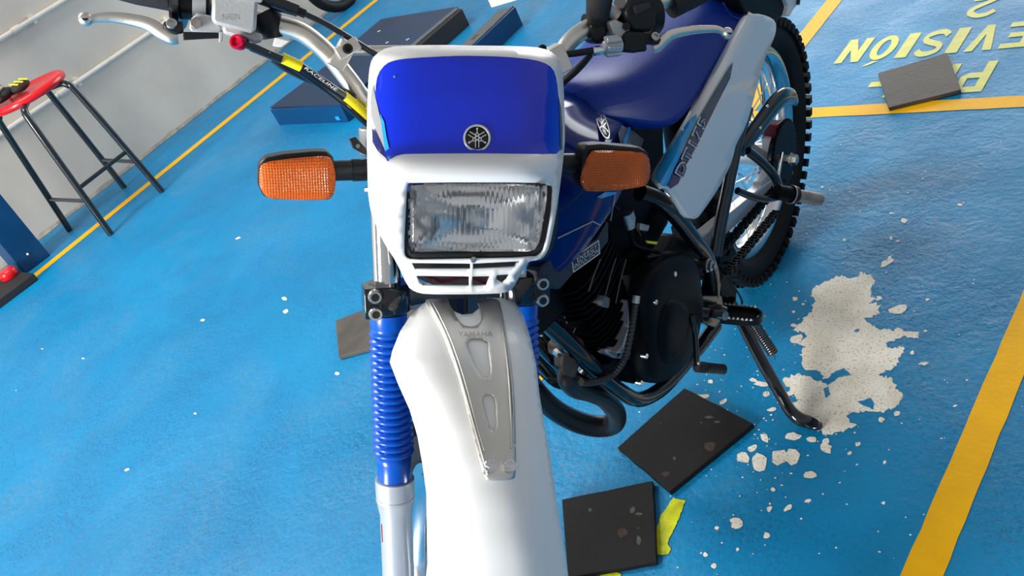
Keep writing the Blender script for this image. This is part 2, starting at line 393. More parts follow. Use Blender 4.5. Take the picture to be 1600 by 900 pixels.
# stencilled lettering on the floor (read from the far side)
def ground(u, v): return G(u, v, PAINT+.0004)
def gtext(s, x0, x1, y0, y1, mt='letyel', name='floor_letters', z=PAINT+.0004, shear=0):
    # upside-down for this camera: text x runs toward -X, text up runs toward -Y
    mb = text_mesh(s, lambda a, b: (a, b, z), (x0, y0), (x1-x0, 0), (0, y1-y0), shear=shear)
    return mb
def letters(word, x0, x1, ylo, yhi, gap=.018, asc=None):
    """one painted letter per object, bold"""
    wd = {'I': .45, '-': .55, 'N': 1, 'O': 1}; tot = sum(wd.get(c, .95) for c in word)
    L = abs(x1-x0)-gap*(len(word)-1); s = -1 if x1 < x0 else 1; x = x0
    for c in word:
        w = L*wd.get(c, .95)/tot
        bold_letter(c, x, x+s*w, ylo, yhi); x += s*(w+gap)
def bold_letter(c, x0, x1, y0, y1):
    # strokes in a unit box, thick paint
    T = .33
    S = {'P': [[(0,0),(T,0),(T,1),(0,1)], [(T,.82),(.75,.82),(.75,1),(T,1)], [(T,.36),(.75,.36),(.75,.54),(T,.54)], [(.75,.36),(1,.48),(1,.9),(.75,1)]],
         'R': [[(0,0),(T,0),(T,1),(0,1)], [(T,.82),(.75,.82),(.75,1),(T,1)], [(T,.36),(.75,.36),(.75,.54),(T,.54)], [(.75,.4),(1,.5),(1,.9),(.75,1)], [(.45,.36),(.72,.36),(1,0),(.72,0)]],
         'E': [[(0,0),(T,0),(T,1),(0,1)], [(T,.82),(1,.82),(1,1),(T,1)], [(T,.41),(.85,.41),(.85,.59),(T,.59)], [(T,0),(1,0),(1,.18),(T,.18)]],
         'V': [[(0,1),(T,1),(.60,0),(.36,0)], [(1-T,1),(1,1),(.64,0),(.42,0)]],
         'I': [[(0,0),(1,0),(1,1),(0,1)]],
         'N': [[(0,0),(T,0),(T,1),(0,1)], [(1-T,0),(1,0),(1,1),(1-T,1)], [(0,1),(.3,1),(1,0),(.7,0)]],
         '-': [[(0,.42),(1,.42),(1,.6),(0,.6)]]}
    mb = MB(); f = lambda p: (x0+(x1-x0)*p[0], y0+(y1-y0)*p[1], 0)
    z = PAINT+.0003
    if c in S:
        for i, pl in enumerate(S[c]): mb.add([(f(p)[0], f(p)[1], z+i*.00005) for p in pl], [tuple(range(len(pl)))])
    else:
        if c in 'OÓ':
            n = 28; ou = [(.5+.5*math.cos(2*pi*i/n), .5+.5*math.sin(2*pi*i/n)) for i in range(n)]; inn = [(.5+.2*math.cos(2*pi*i/n), .5+.32*math.sin(2*pi*i/n)) for i in range(n)]
            mb.add([(f(p)[0], f(p)[1], z) for p in ou+inn], [(i, (i+1) % n, n+(i+1) % n, n+i) for i in range(n)])
            if c == 'Ó': mb.add([(f(p)[0], f(p)[1], z) for p in ((.35,1.04),(.62,1.04),(.95,1.25),(.70,1.2))], [(0,1,2,3)])
        elif c == 'S' or c == '2':
            path = {'S': [(.95,.78),(.75,.92),(.45,.93),(.15,.82),(.17,.62),(.5,.5),(.82,.38),(.86,.2),(.55,.07),(.25,.08),(.04,.22)],
                    '2': [(.08,.75),(.3,.92),(.6,.92),(.84,.75),(.8,.55),(.5,.34),(.2,.14),(.1,.08),(.95,.08)]}[c]
            P, _ = catmull([np.array(p) for p in path], [0]*len(path), 5); L = []; R_ = []
            for i in range(len(P)):
                t = nrm(P[min(i+1, len(P)-1)]-P[max(i-1, 0)]); q = np.array([-t[1], t[0]])
                L.append(P[i]+q*.10); R_.append(P[i]-q*.10)
            n = len(P); mb.add([(f(p)[0], f(p)[1], z) for p in L+R_], [(i, i+1, n+i+1, n+i) for i in range(n-1)])
    o = obj('painted_letter', mb, 'letyel', floor, recalc=False); return o
letters('REVISIÓN', -.735, -1.400, 2.822, 2.668)
letters('PRE-', -.885, -1.225, 2.600, 2.434, gap=.02)
letters('2', -.975, -1.07, 3.02, 2.885)
# lime paint remnants beside the near mat
def flat_patch(name, px, m, z, rnd=0, jit=0, sp=10, zz=None):
    pts = []
    P0 = [np.array(p, float) for p in px]
    for i in range(len(P0)):
        a, b = P0[i], P0[(i+1) % len(P0)]; L = np.linalg.norm(b-a); k = max(1, int(L/3.2)) if jit else 1
        for j in range(k):
            q = a+(b-a)*j/k
            if jit: q = q + jit*np.array([noise.noise(Vector((q[0]*.23,q[1]*.23,1))), noise.noise(Vector((q[0]*.23,q[1]*.23,7)))]) + jit*.6*np.array([noise.noise(Vector((q[0]*.55,q[1]*.55,2))), noise.noise(Vector((q[0]*.55,q[1]*.55,4)))])
            pts.append(q)
    # outline is placed on the floor, so the patch is a true piece of ground
    mb = patch(pts, lambda u, v: G(u, v, z), sp=sp, rnd=rnd, ds=3)
    return obj(name, mb, m, floor)
flat_patch('lime_marking', [(1052,778),(1071,782),(1060,812),(1047,838),(1042,850),(1048,856),(1043,867),(1022,866),(1020,850),(1027,826),(1032,806)], 'limeyel', PAINT+.0003, jit=2)
flat_patch('lime_marking', [(925,906),(940,897),(960,893),(971,897),(968,906)], 'limeyel', PAINT+.0003, jit=2)
big = [(1272,449),(1306,432),(1322,431),(1332,436),(1350,425),(1362,429),(1367,439),(1362,452),(1360,465),(1379,467),(1357,474),(1375,475),(1372,492),(1352,499),(1375,516),(1397,514),(1417,517),(1435,519),(1434,529),(1412,525),(1385,536),(1386,545),(1416,541),(1415,547),(1405,560),(1400,572),(1380,582),(1372,587),(1395,590),(1400,602),(1409,617),(1406,630),(1395,639),(1362,645),(1350,641),(1325,647),(1327,660),(1341,664),(1325,672),(1290,680),(1275,672),(1255,662),(1240,650),(1225,635),(1247,625),(1235,610),(1224,597),(1227,589),(1250,585),(1267,589),(1275,595),(1290,597),(1282,580),(1255,577),(1252,555),(1257,542),(1245,537),(1260,527),(1257,521),(1239,516),(1250,505),(1267,487),(1272,470),(1268,462)]
flat_patch('bare_patch', big, 'conc', .0006, jit=5)
for hole in ([(1287,607),(1294,604),(1297,616),(1289,622)], [(1340,628),(1360,622),(1366,630),(1364,640),(1352,634)], [(1334,516),(1342,513),(1343,518),(1336,519)], [(1300,583),(1318,575),(1330,586),(1310,589),(1300,598),(1292,602),(1290,595)]):
    flat_patch('paint_island', hole, 'floor', .0011, jit=1.5)
chips = [(1218,714,17,15),(1162,715,11,10),(1290,700,12,9),(1268,687,9,6),(1266,742,12,6),(1237,714,16,13),(1187,723,13,15),(1175,700,9,5),(1195,684,7,9),(1238,682,14,6),(1290,690,8,6),(1150,818,11,9),(1120,825,5,4),(1232,793,9,5),(1262,782,7,3),(1202,795,5,5),(1208,765,4,4),(1102,866,4,4),(1116,884,5,4),(1328,708,4,3),(1340,694,5,3),(1382,722,3,3),(1197,837,6,5),(1152,858,3,3),(1245,530,12,7),(1242,467,5,4),(1255,475,3,2),(1240,487,3,2),(1404,483,15,7),(1412,345,7,4),(1386,410,12,5),(1390,404,4,5),(1449,468,4,2),(1375,625,5,6),(1380,786,3,3),(1443,568,8,3),(1492,634,5,2),(1425,551,4,4),(1446,517,3,2),(1377,655,5,5),(1402,646,5,5),(1232,290,1,1),(1285,292,3,2),(1297,297,1.5,1.5),(1393,333,4,1.5),(1382,414,1,1),(1345,427,3,3),(1392,372,3,3),(1319,375,3,2.5),(1403,376,4,2),(1500,320,5,2),(1095,620,16,5),(1190,600,12,5),(1178,594,8,3),(1130,628,8,4),(1110,596,5,3),(1090,640,5,5),(1148,672,6,4),(1163,660,5,4),(1235,614,9,4),(1223,627,9,4),(1198,616,7,5),(1206,640,8,4),(445,467,5,3),(446,487,5,3),(527,584,4,3),(317,500,4,2.5),(130,560,3,1.5),(198,734,5,2),(305,646,3,2),(372,372,5,1.6),(66,545,2,1),(25,610,1,1),(1008,780,3,2),(1180,500,3,2),(1240,508,6,3)]
for ci, (u, v, a, b) in enumerate(chips):
    n = 9; th = random.uniform(-.6,.3); pts = []
    for i in range(n):
        r = random.uniform(.65,1.15); x = a*r*math.cos(2*pi*i/n); y = b*r*math.sin(2*pi*i/n); pts.append((u+x*math.cos(th)-y*math.sin(th), v+x*math.sin(th)+y*math.cos(th)))
    mb = MB(); cz = .0008+ci*.000004; cc_ = G(u, v, cz); mb.add([G(*p, cz) for p in pts]+[cc_], [(k, (k+1) % n, n) for k in range(n)]); obj('paint_chip', mb, 'conc', floor)
dustc = MB()
for i in range(260):   # dust specks and pinhole chips, too small to pick apart
    u = random.gauss(1190,110); v = random.gauss(640,130)
    if i % 5 == 0: u = random.uniform(1250,1600); v = random.uniform(200,900)
    c = G(u, v, .0009)
    if c[1] > 3 or c[1] < .3: continue
    r = random.uniform(.0008,.0028); n = 5; dustc.add([(c[0]+r*random.uniform(.5,1.3)*math.cos(2*pi*k/n), c[1]+r*random.uniform(.5,1.3)*math.sin(2*pi*k/n), .0009) for k in range(n)], [tuple(range(n))])
d_ = obj('paint_specks', dustc, 'conc', floor); d_['kind'] = 'stuff'

# wall conduits
for z, t0, t1, lab in ((.56,-3,4.0,'cream conduit running low along the grey wall, behind the red stool seat'), (.95,-3,4.5,'cream conduit running along the grey wall, the upper one')):
    p = MB(); p.tube([wallp(t0, z, .022), wallp(t1, z, .022)], .0135, 14)
    loc = wallp(t0, z, .022); o = obj('wall_conduit', p, 'pvc', loc=loc); tag(o, lab, 'pipe')
    for t in (-2,-.35,.62,1.35,2.3):
        c = MB(); c.tube([wallp(t-.025, z, .022), wallp(t+.025, z, .022)], .0185, 14); q = obj('pipe_coupling', c, 'pvc', o, loc=loc); q.location = (0,0,0)
        c = MB(); c.box(wallp(t+.12, z, .012), (.03,.022,.05), frame((0,0,1), (*WN,0))); obj('pipe_clip', c, 'pvc', o, loc=loc)
# ================================================================ MATS
def rubber_mat(px, mt, th=.012):
    P = [G(*p, th)[:2] for p in px]; mb = MB(); c = sum(P)/4
    rs = [p+(c-p)*0 for p in P]; out = []
    for i in range(4):
        a, b = rs[i], rs[(i+1) % 4]
        for j in range(6):
            q = a+(b-a)*j/6; out.append(q+np.array([noise.noise(Vector((q[0]*40,q[1]*40,0))), noise.noise(Vector((q[0]*40,q[1]*40,5)))])*.0022)
    mb.prism([(p[0]-c[0], p[1]-c[1], PAINT+.0006) for p in out], (0,0,th))
    o = obj('rubber_mat', mb, mt, bevel=.0012); o.location = (c[0], c[1], 0)
    return o
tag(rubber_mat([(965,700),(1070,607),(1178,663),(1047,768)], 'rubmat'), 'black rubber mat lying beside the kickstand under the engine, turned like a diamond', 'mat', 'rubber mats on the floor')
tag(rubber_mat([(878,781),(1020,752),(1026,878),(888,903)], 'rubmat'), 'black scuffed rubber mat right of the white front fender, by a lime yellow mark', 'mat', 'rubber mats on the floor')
tag(rubber_mat([(1372,115),(1480,83),(1502,141),(1388,169)], 'rubmat_lit'), 'grey rubber mat lying across the painted letters and the yellow line', 'mat', 'rubber mats on the floor')
tag(rubber_mat([(525,501),(663,450),(668,520),(529,558)], 'rubmat_lit'), 'grey rubber mat half hidden behind the blue fork boot', 'mat', 'rubber mats on the floor')
M['scuff'] = mat('mat_scuff', (.07,.065,.055), .8, var=.4, vscale=90)
M['rust'] = mat('mat_rust_mark', (.040,.024,.018), .8, var=.4, vscale=90)
mats_ = [o for o in COL.objects if o.name.startswith('rubber_mat')]
for mi, mk, marks in ((0,'scuff',((1108,652,8,2.6),(1121,659,6,2.0),(1096,660,2,2),(1032,661,1.5,1),(1054,716,3,3))),(0,'rust',((1110,697,11,9),(1040,740,8,5))),(1,'scuff',((988,797,5,6),(998,803,6,3),(998,845,4,9),(997,825,1.5,1.5),(922,797,4,3))),(1,'rust',((972,832,10,9),))):
    o = mats_[mi]
    for (u, v, a, b) in marks:
        n = 10; mb = MB(); pts = [G(u+a*random.uniform(.6,1.1)*math.cos(2*pi*k/n), v+b*random.uniform(.6,1.1)*math.sin(2*pi*k/n), .01425) for k in range(n)]
        mb.add([np.array(p)-np.array([o.location[0], o.location[1], 0]) for p in pts], [tuple(range(n))]); obj('scuff_mark', mb, mk, o)

# ================================================================ MOTORCYCLE
bike = empty('motorcycle'); Bm = Matrix([list(r)+[0] for r in BR]+[[0,0,0,1]]); bike.matrix_world = Matrix.Translation(Vector(BPOS)) @ Bm
tag(bike, 'blue and white trail motorcycle leaning on its kickstand with the front wheel turned', 'motorcycle')
def P_(name, mb, m, parent=None, **k): return obj(name, mb, m, parent or bike, **k)
FVv, FWv, Uv = FV, FW, U

# ---- wheels
def wheel(prefix, c, ax, fwd, R, rw, rimr, nkn, m_spoke='steel', spokes=36):
    """tyre as part, rim, hub, spokes and knobs as its sub-parts"""
    ax = nrm(ax); fwd = nrm(fwd); up = np.cross(ax, fwd); up = nrm(up)
    def q(r, y, t): return c + r*(math.cos(t)*fwd+math.sin(t)*up) + ax*y
    N = 72
    def ring(mb, prof, N=N):
        n = len(prof); mb.add([q(r, y, 2*pi*i/N) for i in range(N) for r, y in prof], [(i*n+k, i*n+(k+1) % n, ((i+1) % N)*n+(k+1) % n, ((i+1) % N)*n+k) for i in range(N) for k in range(n)])
    t = MB(); ring(t, [(rimr+.004, -.02),(rimr+.02,-rw*.82),(R*.5+rimr*.5,-rw),(R-.011,-rw*.84),(R-.006,-rw*.4),(R-.005,0),(R-.006,rw*.4),(R-.011,rw*.84),(R*.5+rimr*.5,rw),(rimr+.02,rw*.82),(rimr+.004,.02)])
    ty = P_(prefix+'_tyre', t, 'tyre', ang=60)
    kn = MB()
    for i in range(nkn):
        a = 2*pi*i/nkn
        for y, dy in ((-rw*.9,.010),(-rw*.34,.011),(rw*.34,.011),(rw*.9,.010)):
            aa = a + (pi/nkn if abs(y) < rw*.5 else 0)
            rr = R+.002 if abs(y) < rw*.5 else R-.004
            w = 2*pi/nkn*.30
            vs = [q(r, y+s*dy, aa+g) for r in (rr-.020, rr) for s in (-1,1) for g in (-w,w)]
            kn.add(vs, [(0,1,3,2),(4,6,7,5),(0,4,5,1),(2,3,7,6),(0,2,6,4),(1,5,7,3)])
    k_ = P_('tread_knobs', kn, 'tyre', ty, smooth=False); k_['kind'] = 'stuff'
    r = MB(); ring(r, [(rimr+.008,-.030),(rimr+.012,-.033),(rimr-.004,-.034),(rimr-.012,-.022),(rimr-.020,-.012),(rimr-.020,.012),(rimr-.012,.022),(rimr-.004,.034),(rimr+.012,.033),(rimr+.008,.030)])
    P_('rim', r, 'rimc', ty, ang=60)
    h = MB(); h.lathe(c-ax*.07, ax, [(0,.018),(.0,.05),(.012,.055),(.02,.028),(.06,.024),(.08,.024),(.12,.03),(.125,.062),(.14,.060),(.14,.018)], 28)
    P_('hub', h, 'silver', ty)
    s = MB()
    for i in range(spokes):
        a = 2*pi*i/spokes; sd = 1 if i % 2 else -1; tw = .42*(1 if (i//2) % 2 else -1)
        s.tube([q(.045, sd*.05, a+tw), q(rimr-.018, sd*.006, a)], .0019, 6, caps=False)
    s_ = P_('spokes', s, 'chrome', ty); s_['kind'] = 'stuff'
    return ty
RW = np.array([0,0,.315])
rear = wheel('rear', RW, (0,1,0), (1,0,0), .312, .056, .232, 58)
FA = FK(.058, 0, 0)
front = wheel('front', FA, FW, FV, .352, .042, .272, 40)

# ---- fork
for sd in (-1,1):
    w = .0895*sd
    t = MB(); t.tube([FK(.05,w,.30), FK(.05,w,.80)], .0178, 20); P_('fork_tube', t, 'chrome')
    # slider with collar
    t = MB(); t.lathe(FK(.05,w,-.03), U, [(0,.018),(.0,.024),(.03,.0245),(.06,.0225),(.27,.0222),(.292,.0262),(.294,.0268),(.2965,.0262),(.2970,.0252),(.299,.0252),(.2995,.0266),(.3235,.0268),(.3245,.025),(.3245,.019)], 32)
    P_('fork_slider', t, 'silver')
    # bellows
    prof = [(.288,.0205),(.2885,.0235),(.292,.0238),(.296,.0232),(.312,.0228),(.320,.0232),(.326,.0240)]
    s0 = .330; k_ = 0; nr = 18; s1 = .508; st = (s1-s0)/nr
    for i in range(nr):
        z = s0+i*st; ro = .0278-.0016*i/nr; ri = ro-.0062
        prof += [(z, ri), (z+st*.30, ro-.0008), (z+st*.5, ro), (z+st*.70, ro-.0008)]
    prof += [(s1,.0225),(.512,.0245),(.530,.0245),(.531,.0185)]
    t = MB(); t.lathe(FK(.05,w,0), U, prof, 36); P_('fork_boot', t, 'boot', ang=80)
    # axle lug
    t = MB(); t.lathe(FK(.058,w-.014*sd,0), FW*sd, [(0,.02),(.03,.02),(.03,.012),(.045,.012)], 20); P_('axle_nut', t, 'steel')
# little red ring sticker on the outer face of the slider
def on_slider(u, y):
    p = FP(u, y, .05)-O; w = p@FW; s_ = p@U; w0 = -.0895; dw = max(-.0215, min(.0215, w-w0)); return FK(.05+math.sqrt(.0225**2-dw*dw)+.0006, w0+dw, s_)
for r_ in (1.0,):
    t = MB(); t.tube([on_slider(589.5+4.5*math.cos(2*pi*i/24), 830+14*math.sin(2*pi*i/24)) for i in range(24)], .0006, 6, closed=True); P_('ring_sticker', t, 'redal')
# lower triple clamp
t = MB()
for sd in (-1,1):
    t.lathe(FK(.05,.0895*sd,.532), U, [(0,.020),(0,.0275),(.003,.029),(.036,.029),(.039,.0275),(.039,.020)], 28)
    t.box(FK(.062,.112*sd,.551), (.03,.022,.040), np.array([FV,FW,U]).T)
t.loft([[FK(v,w,s) for v,s in ((.02-.035*(1-abs(w)/.09),.537),(.062-.03*(1-abs(w)/.09),.537),(.062-.03*(1-abs(w)/.09),.566),(.02-.035*(1-abs(w)/.09),.566))] for w in (-.085,-.05,-.02,.02,.05,.085)])
lc = P_('lower_triple_clamp', t, 'gloss', bevel=.0015)
for sd in (-1,1):
    for s in (.5395,.562):
        b = MB(); b.lathe(FK(.076,.1105*sd,s), FV, [(0,.0085),(.0,.0088),(.009,.0088),(.0105,.0078),(.0105,.0052),(.0055,.0050),(.0055,0.0001)], 20); cb_ = P_('clamp_bolt', b, 'steel', lc)
        hb_ = FK(.076,.1105*sd,s); b.v = []; b.f = []; b.lathe(hb_+FV*.0098, FV, [(0,.0050),(.0009,.0050)], 16); P_('recess_shade', b, 'emb_k', lc)  # black disc painted in as shade inside the bolt head
# upper clamp, stem, head tube
t = MB()
for sd in (-1,1): t.lathe(FK(.05,.0895*sd,.735), U, [(0,.019),(0,.028),(.034,.028),(.034,.019)], 24)
t.loft([[FK(v,w,s) for v,s in ((-.03,.74),(.06,.74),(.06,.765),(-.03,.765))] for w in (-.085,0,.085)])
P_('upper_triple_clamp', t, 'silver', bevel=.002)
t = MB(); t.tube([O+U*.50, O+U*.78], .028, 20); P_('head_tube', t, 'black')

# ---- handlebar
bar = [(-.10,-.352,.925),(-.02,-.245,.905),(.005,-.199,.893),(.01,-.160,.872),(.01,-.135,.850),(.012,-.097,.805),(.015,-.062,.785),(.015,0,.783),(.015,.062,.785),(.012,.097,.805),(.01,.135,.850),(.01,.160,.872),(.0,.200,.888),(-.02,.245,.899),(-.10,.352,.925)]
def pxv(u, v, c): return FP(u, v, c)
# right-hand side (picture left) and left-hand side follow the measured bends
bpts = [pxv(215,-14,-.05), pxv(330,5,-.03), pxv(392,28,-.02), pxv(430,38,-.015), pxv(470,50,-.01), pxv(500,72,-.008), pxv(522,95,-.005), pxv(548,128,.0), pxv(575,160,.005), FK(.012,-.06,.782), FK(.012,0,.780), FK(.012,.06,.782), pxv(852,150,.005), pxv(866,108,.0), pxv(878,82,-.005), pxv(893,62,-.008), pxv(918,44,-.012), pxv(960,26,-.02), pxv(1010,10,-.04), pxv(1110,-22,-.06)]
t = MB(); t.tube(bpts, .0118, 18, smooth=4)
hb = P_('handlebar', t, 'ally', ang=70)
t = MB(); t.tube([pxv(545,79,.003), pxv(700,78,.003), pxv(866,82,.003)], .0062, 14); P_('handlebar_crossbar', t, 'ally')
def obox(pc, c, ux, dims, m, name, parent=None, bevel=.0015, ax=None):
    """small block centred on a pixel ray at fork depth c; ux = pixel direction of its length"""
    p = FP(*pc, c); q = FP(pc[0]+ux[0], pc[1]+ux[1], c); x = nrm(q-p); z = FV; y = np.cross(z, x)
    b = MB(); b.box(p, dims, np.array([x,y,z]).T); return P_(name, b, m, parent, bevel=bevel)
for (a, b_) in (((534,86),(-24,42)), ((872,92),(16,34))):
    o_ = obox(a, .012, b_, (.036,.020,.030), 'ally', 'crossbar_clamp', hb)
cl2 = obox((543,76), .030, (26,-16), (.030,.016,.012), 'ally', 'crossbar_clamp', hb)
p = FP(543,76,.037); b = MB(); b.lathe(p-FV*.002, FV, [(0,.0062),(.006,.0062),(.0065,.0040),(.003,.0036),(.003,0.0001)], 18); P_('crossbar_bolt', b, 'black', hb)
p = FP(846,76,.02); b = MB(); b.lathe(p, FV, [(0,.0055),(.006,.0055),(.0065,.0036),(.003,.0034),(.003,0.0001)], 18); P_('crossbar_bolt', b, 'black', hb)
# grips
t = MB(); t.tube([pxv(150,-32,-.055), pxv(215,-14,-.05), pxv(268,-4,-.042)], .0165, 20); g1 = P_('grip', t, 'matte')
t = MB(); t.lathe(pxv(283,6,-.035), nrm(pxv(268,-4,-.04)-pxv(330,5,-.03)), [(-.004,.012),(-.004,.030),(.002,.034),(.006,.032),(.006,.017)], 26); P_('grip_flange', t, 'gloss', g1)
t = MB(); t.tube([pxv(1048,10,-.045), pxv(1110,-20,-.055), pxv(1200,-50,-.07)], [.0175,.0170,.0165], 20); g2 = P_('grip', t, 'matte')
t = MB(); t.lathe(pxv(1012,18,-.035), nrm(pxv(1060,-2,-.045)-pxv(1000,20,-.035)), [(-.012,.013),(-.012,.030),(.0,.034),(.004,.034),(.008,.030),(.008,.016)], 28); P_('grip_flange', t, 'black', g2)

# throttle housing + switch (picture left)
t = MB(); t.tube([pxv(285,10,-.03), pxv(330,12,-.026)], [.0155,.0155], 20); th_ = P_('throttle_sleeve', t, 'black')
t = MB(); t.tube([pxv(301,8,-.018), pxv(322,10,-.018)], [.0185,.0185], 20); P_('sleeve_band', t, 'silver', th_)
t = MB(); t.tube([pxv(408,20,-.018), pxv(420,42,-.018), pxv(424,60,-.018)], [.022,.021,.015], 18); P_('throttle_housing', t, 'black')
# master cylinder reservoir
def pxprism(px, c0, c1, m, name, parent=None, bevel=.0015, **k):
    mb = MB(); f = [FP(u, v, c1) for u, v in px]; mb.prism(f, -FV*(c1-c0)); return P_(name, mb, m, parent, bevel=bevel, **k)
res = pxprism([(332,-14),(404,-10),(400,49),(391,52),(336,38),(330,32)], .005, .055, 'castgrey', 'brake_reservoir', bevel=.004)
pxprism([(330,-22),(412,-17),(410,4),(330,-4)], .000, .060, 'castgrey', 'reservoir_lid', res, bevel=.002)
pxprism([(347,37),(396,50),(410,52),(412,64),(400,70),(382,62),(348,53)], .000, .040, 'castgrey', 'reservoir_base', res, bevel=.004)
pxprism([(298,30),(309,20),(332,25),(346,42),(345,51),(300,50),(295,44)], -.012, .034, 'castgrey', 'lever_bracket', bevel=.002)
b = MB(); b.lathe(FP(306,36,.036), FV, [(0,.0068),(.005,.0068),(.0055,.0060)], 6); P_('bracket_bolt', b, 'rusty')
pxprism([(286,50),(343,50),(343,60),(320,61),(286,63)], -.008, .022, 'black', 'lever_holder', bevel=.001)
pxprism([(342,47),(348,47),(348,64),(342,67)], -.008, .026, 'castgrey', 'lever_stop', bevel=.001)
mbt = text_mesh('NISSIN', lambda u, v: FP(u, v, .0556), (347,32), (26,-1.0), (-2,-9)); P_('cast_lettering', mbt, 'castgrey', res)
# brake lever
def lever(px, rad, ball, piv, c, name):
    path = [FP(u, v, cc) for u, v, cc in px]
    t = MB(); t.tube(path, rad, 16, smooth=5, flat=(FV, .75)); lv = P_(name, t, 'ally', ang=70)
    b = MB(); bc = FP(*ball, px[0][2]); b.ball(bc, .0082, 16); P_('lever_ball', b, 'ally', lv)
    b = MB(); b.lathe(bc+FV*.0065, nrm(U+FV*.8), [(.0005,.0034),(.0018,.0034)], 14); P_('ball_hole', b, 'emb_k', lv)
    b = MB(); b.lathe(FP(*piv, c+.008), nrm(U*.6+FV), [(0,.0062),(.003,.0062),(.0035,.0055),(.0035,.0034),(.0015,.0032),(.0015,.0001)], 18); P_('pivot_bolt', b, 'steel', lv)
    return lv
lever([(136,31,.0),(150,28,.0),(175,27,.0),(205,31,.002),(232,38,.006),(252,50,.010),(268,58,.012),(278,58,.012)], [.0050,.0052,.0060,.0070,.0078,.0088,.0090,.0075], (134,30), (268,38), .014, 'brake_lever')
pxprism([(256,33),(285,33),(286,52),(276,54),(262,48),(254,42)], -.004, .020, 'black', 'lever_knuckle', bevel=.002)
# clutch side (picture right)
lever([(1134,52,.0),(1120,46,.0),(1095,46,.0),(1070,49,.002),(1050,54,.006),(1038,62,.010),(1028,72,.012),(1020,76,.012)], [.0042,.0048,.0056,.0062,.0070,.0080,.0080,.0070], (1136,52), (1023,58), .014, 'clutch_lever')
pxprism([(1004,52),(1028,53),(1034,62),(1030,70),(1006,70)], -.004, .020, 'black', 'lever_knuckle', bevel=.002)
pxprism([(974,56),(982,48),(1010,50),(1012,80),(990,83),(974,80)], -.012, .024, 'black', 'lever_holder', bevel=.003)
pxprism([(952,34),(962,30),(986,42),(984,48),(974,58),(974,74),(966,74),(960,56)], -.012, .018, 'castgrey', 'clutch_perch', bevel=.002)
t = MB(); t.tube([pxv(948,12,.0), pxv(966,26,.004)], .009, 14); P_('perch_clamp', t, 'castgrey')
b = MB(); b.lathe(FP(978,41,.018), FV, [(0,.0058),(.004,.0058),(.0045,.005)], 6); P_('perch_bolt', b, 'black')
# adjuster wheel with lugs
ac = FP(957,72,.022); axd = nrm(FP(974,74,.022)-FP(930,79,.022))
t = MB(); t.lathe(ac-axd*.013, axd, [(0,.008),(.006,.0085),(.020,.0085),(.026,.008)], 20)
for i in range(6):
    a = 2*pi*i/6+.3; x = nrm(np.cross(axd, U)); y = np.cross(axd, x); d = math.cos(a)*x+math.sin(a)*y; t.box(ac+d*.010, (.020,.007,.007), np.array([axd, np.cross(d, axd), d]).T)
P_('cable_adjuster', t, 'silver', bevel=.001)
t = MB(); t.lathe(FP(926,80,.022), axd, [(0,.0048),(.003,.0062),(.010,.0062),(.011,.0045),(.018,.0045)], 14); P_('adjuster_nut', t, 'chrome')
t = MB(); t.tube([pxv(845,98,.02), pxv(868,88,.022), pxv(900,83,.022), pxv(928,79,.022)], .0046, 12, smooth=4); P_('clutch_cable', t, 'black')
# switch housing (picture right) and rubber boot
pxprism([(975,18),(985,-12),(1024,-12),(1028,12),(1026,40),(1018,50),(990,50),(984,38),(978,30)], -.03, .022, 'black', 'switch_housing', bevel=.006)
pxprism([(990,10),(1016,2),(1020,12),(994,24)], .02, .028, 'matte', 'switch_button', bevel=.002)
t = MB(); t.tube([pxv(938,-12,.01), pxv(936,4,.01), pxv(934,22,.008), pxv(932,32,.0)], [.018,.0175,.016,.013], 16); P_('cable_boot', t, 'matte')
t = MB(); t.tube([pxv(918,40,-.012), pxv(940,32,-.016), pxv(950,48,-.014)], [.016,.019,.016], 18); P_('bar_collar', t, 'black')
pxprism([(924,38),(946,30),(950,50),(946,66),(938,70),(926,62)], -.035, .008, 'black', 'switch_clamp', bevel=.004)
t = MB(); t.tube([pxv(926,82,-.0), pxv(912,98,-.005), pxv(898,112,-.01), pxv(880,128,-.02), pxv(870,140,-.03)], [.006,.008,.009,.009,.009], 12, smooth=4, flat=(U,.6)); P_('cable_sleeve', t, 'matte')

# ---- hoses on the picture-left
hose = MB(); hose.tube([pxv(374,66,.045), pxv(392,73,.045), pxv(425,88,.042), pxv(455,103,.038), pxv(500,133,.030), pxv(538,162,.022), pxv(575,195,.01)], .0042, 12, smooth=5)
hs = P_('brake_hose', hose, 'gloss')
for a, b_ in ((((440,90)), ((470,104))), (((536,149)), ((576,182)))):
    t = MB(); t.tube([pxv(*a, .042 if a[0] < 500 else .023), pxv(*b_, .038 if a[0] < 500 else .012)], .0066, 14); P_('yellow_sleeve', t, 'yellow', hs)
t = MB(); t.tube([pxv(468,103,.038), pxv(502,127,.031), pxv(538,151,.024)], .0056, 14, smooth=3); P_('hose_sleeve', t, 'gloss', hs)
mbt = text_mesh('RACELINE', lambda u, v: FP(u, v, .046), (475,107.5), (51,36), (2.4,-4), shear=.2, bold=0); P_('hose_lettering', mbt, 'letw', hs)
t = MB(); t.tube([pxv(392,73,.05), pxv(440,93,.046)], .0052, 12); P_('hose_sleeve', t, 'gloss', hs)
t = MB()
for u_, v_, a_, b2 in ((406,78,3,-4),(412,80,3,4),(418,83,4,-2)): t.tube([pxv(u_,v_,.0515), pxv(u_+a_,v_+b2*.6,.0515)], .0009, 6)
P_('sleeve_mark', t, 'letw', hs)
rb = FP(372,66,.046); t = MB(); t.lathe(rb, nrm(FV*.8-FW*.5+U*.2), [(-.006,.0085),(.004,.0088),(.0055,.0080),(.0055,.0058),(.001,.0052),(.001,.0001)], 20); P_('banjo_bolt', t, 'redal')
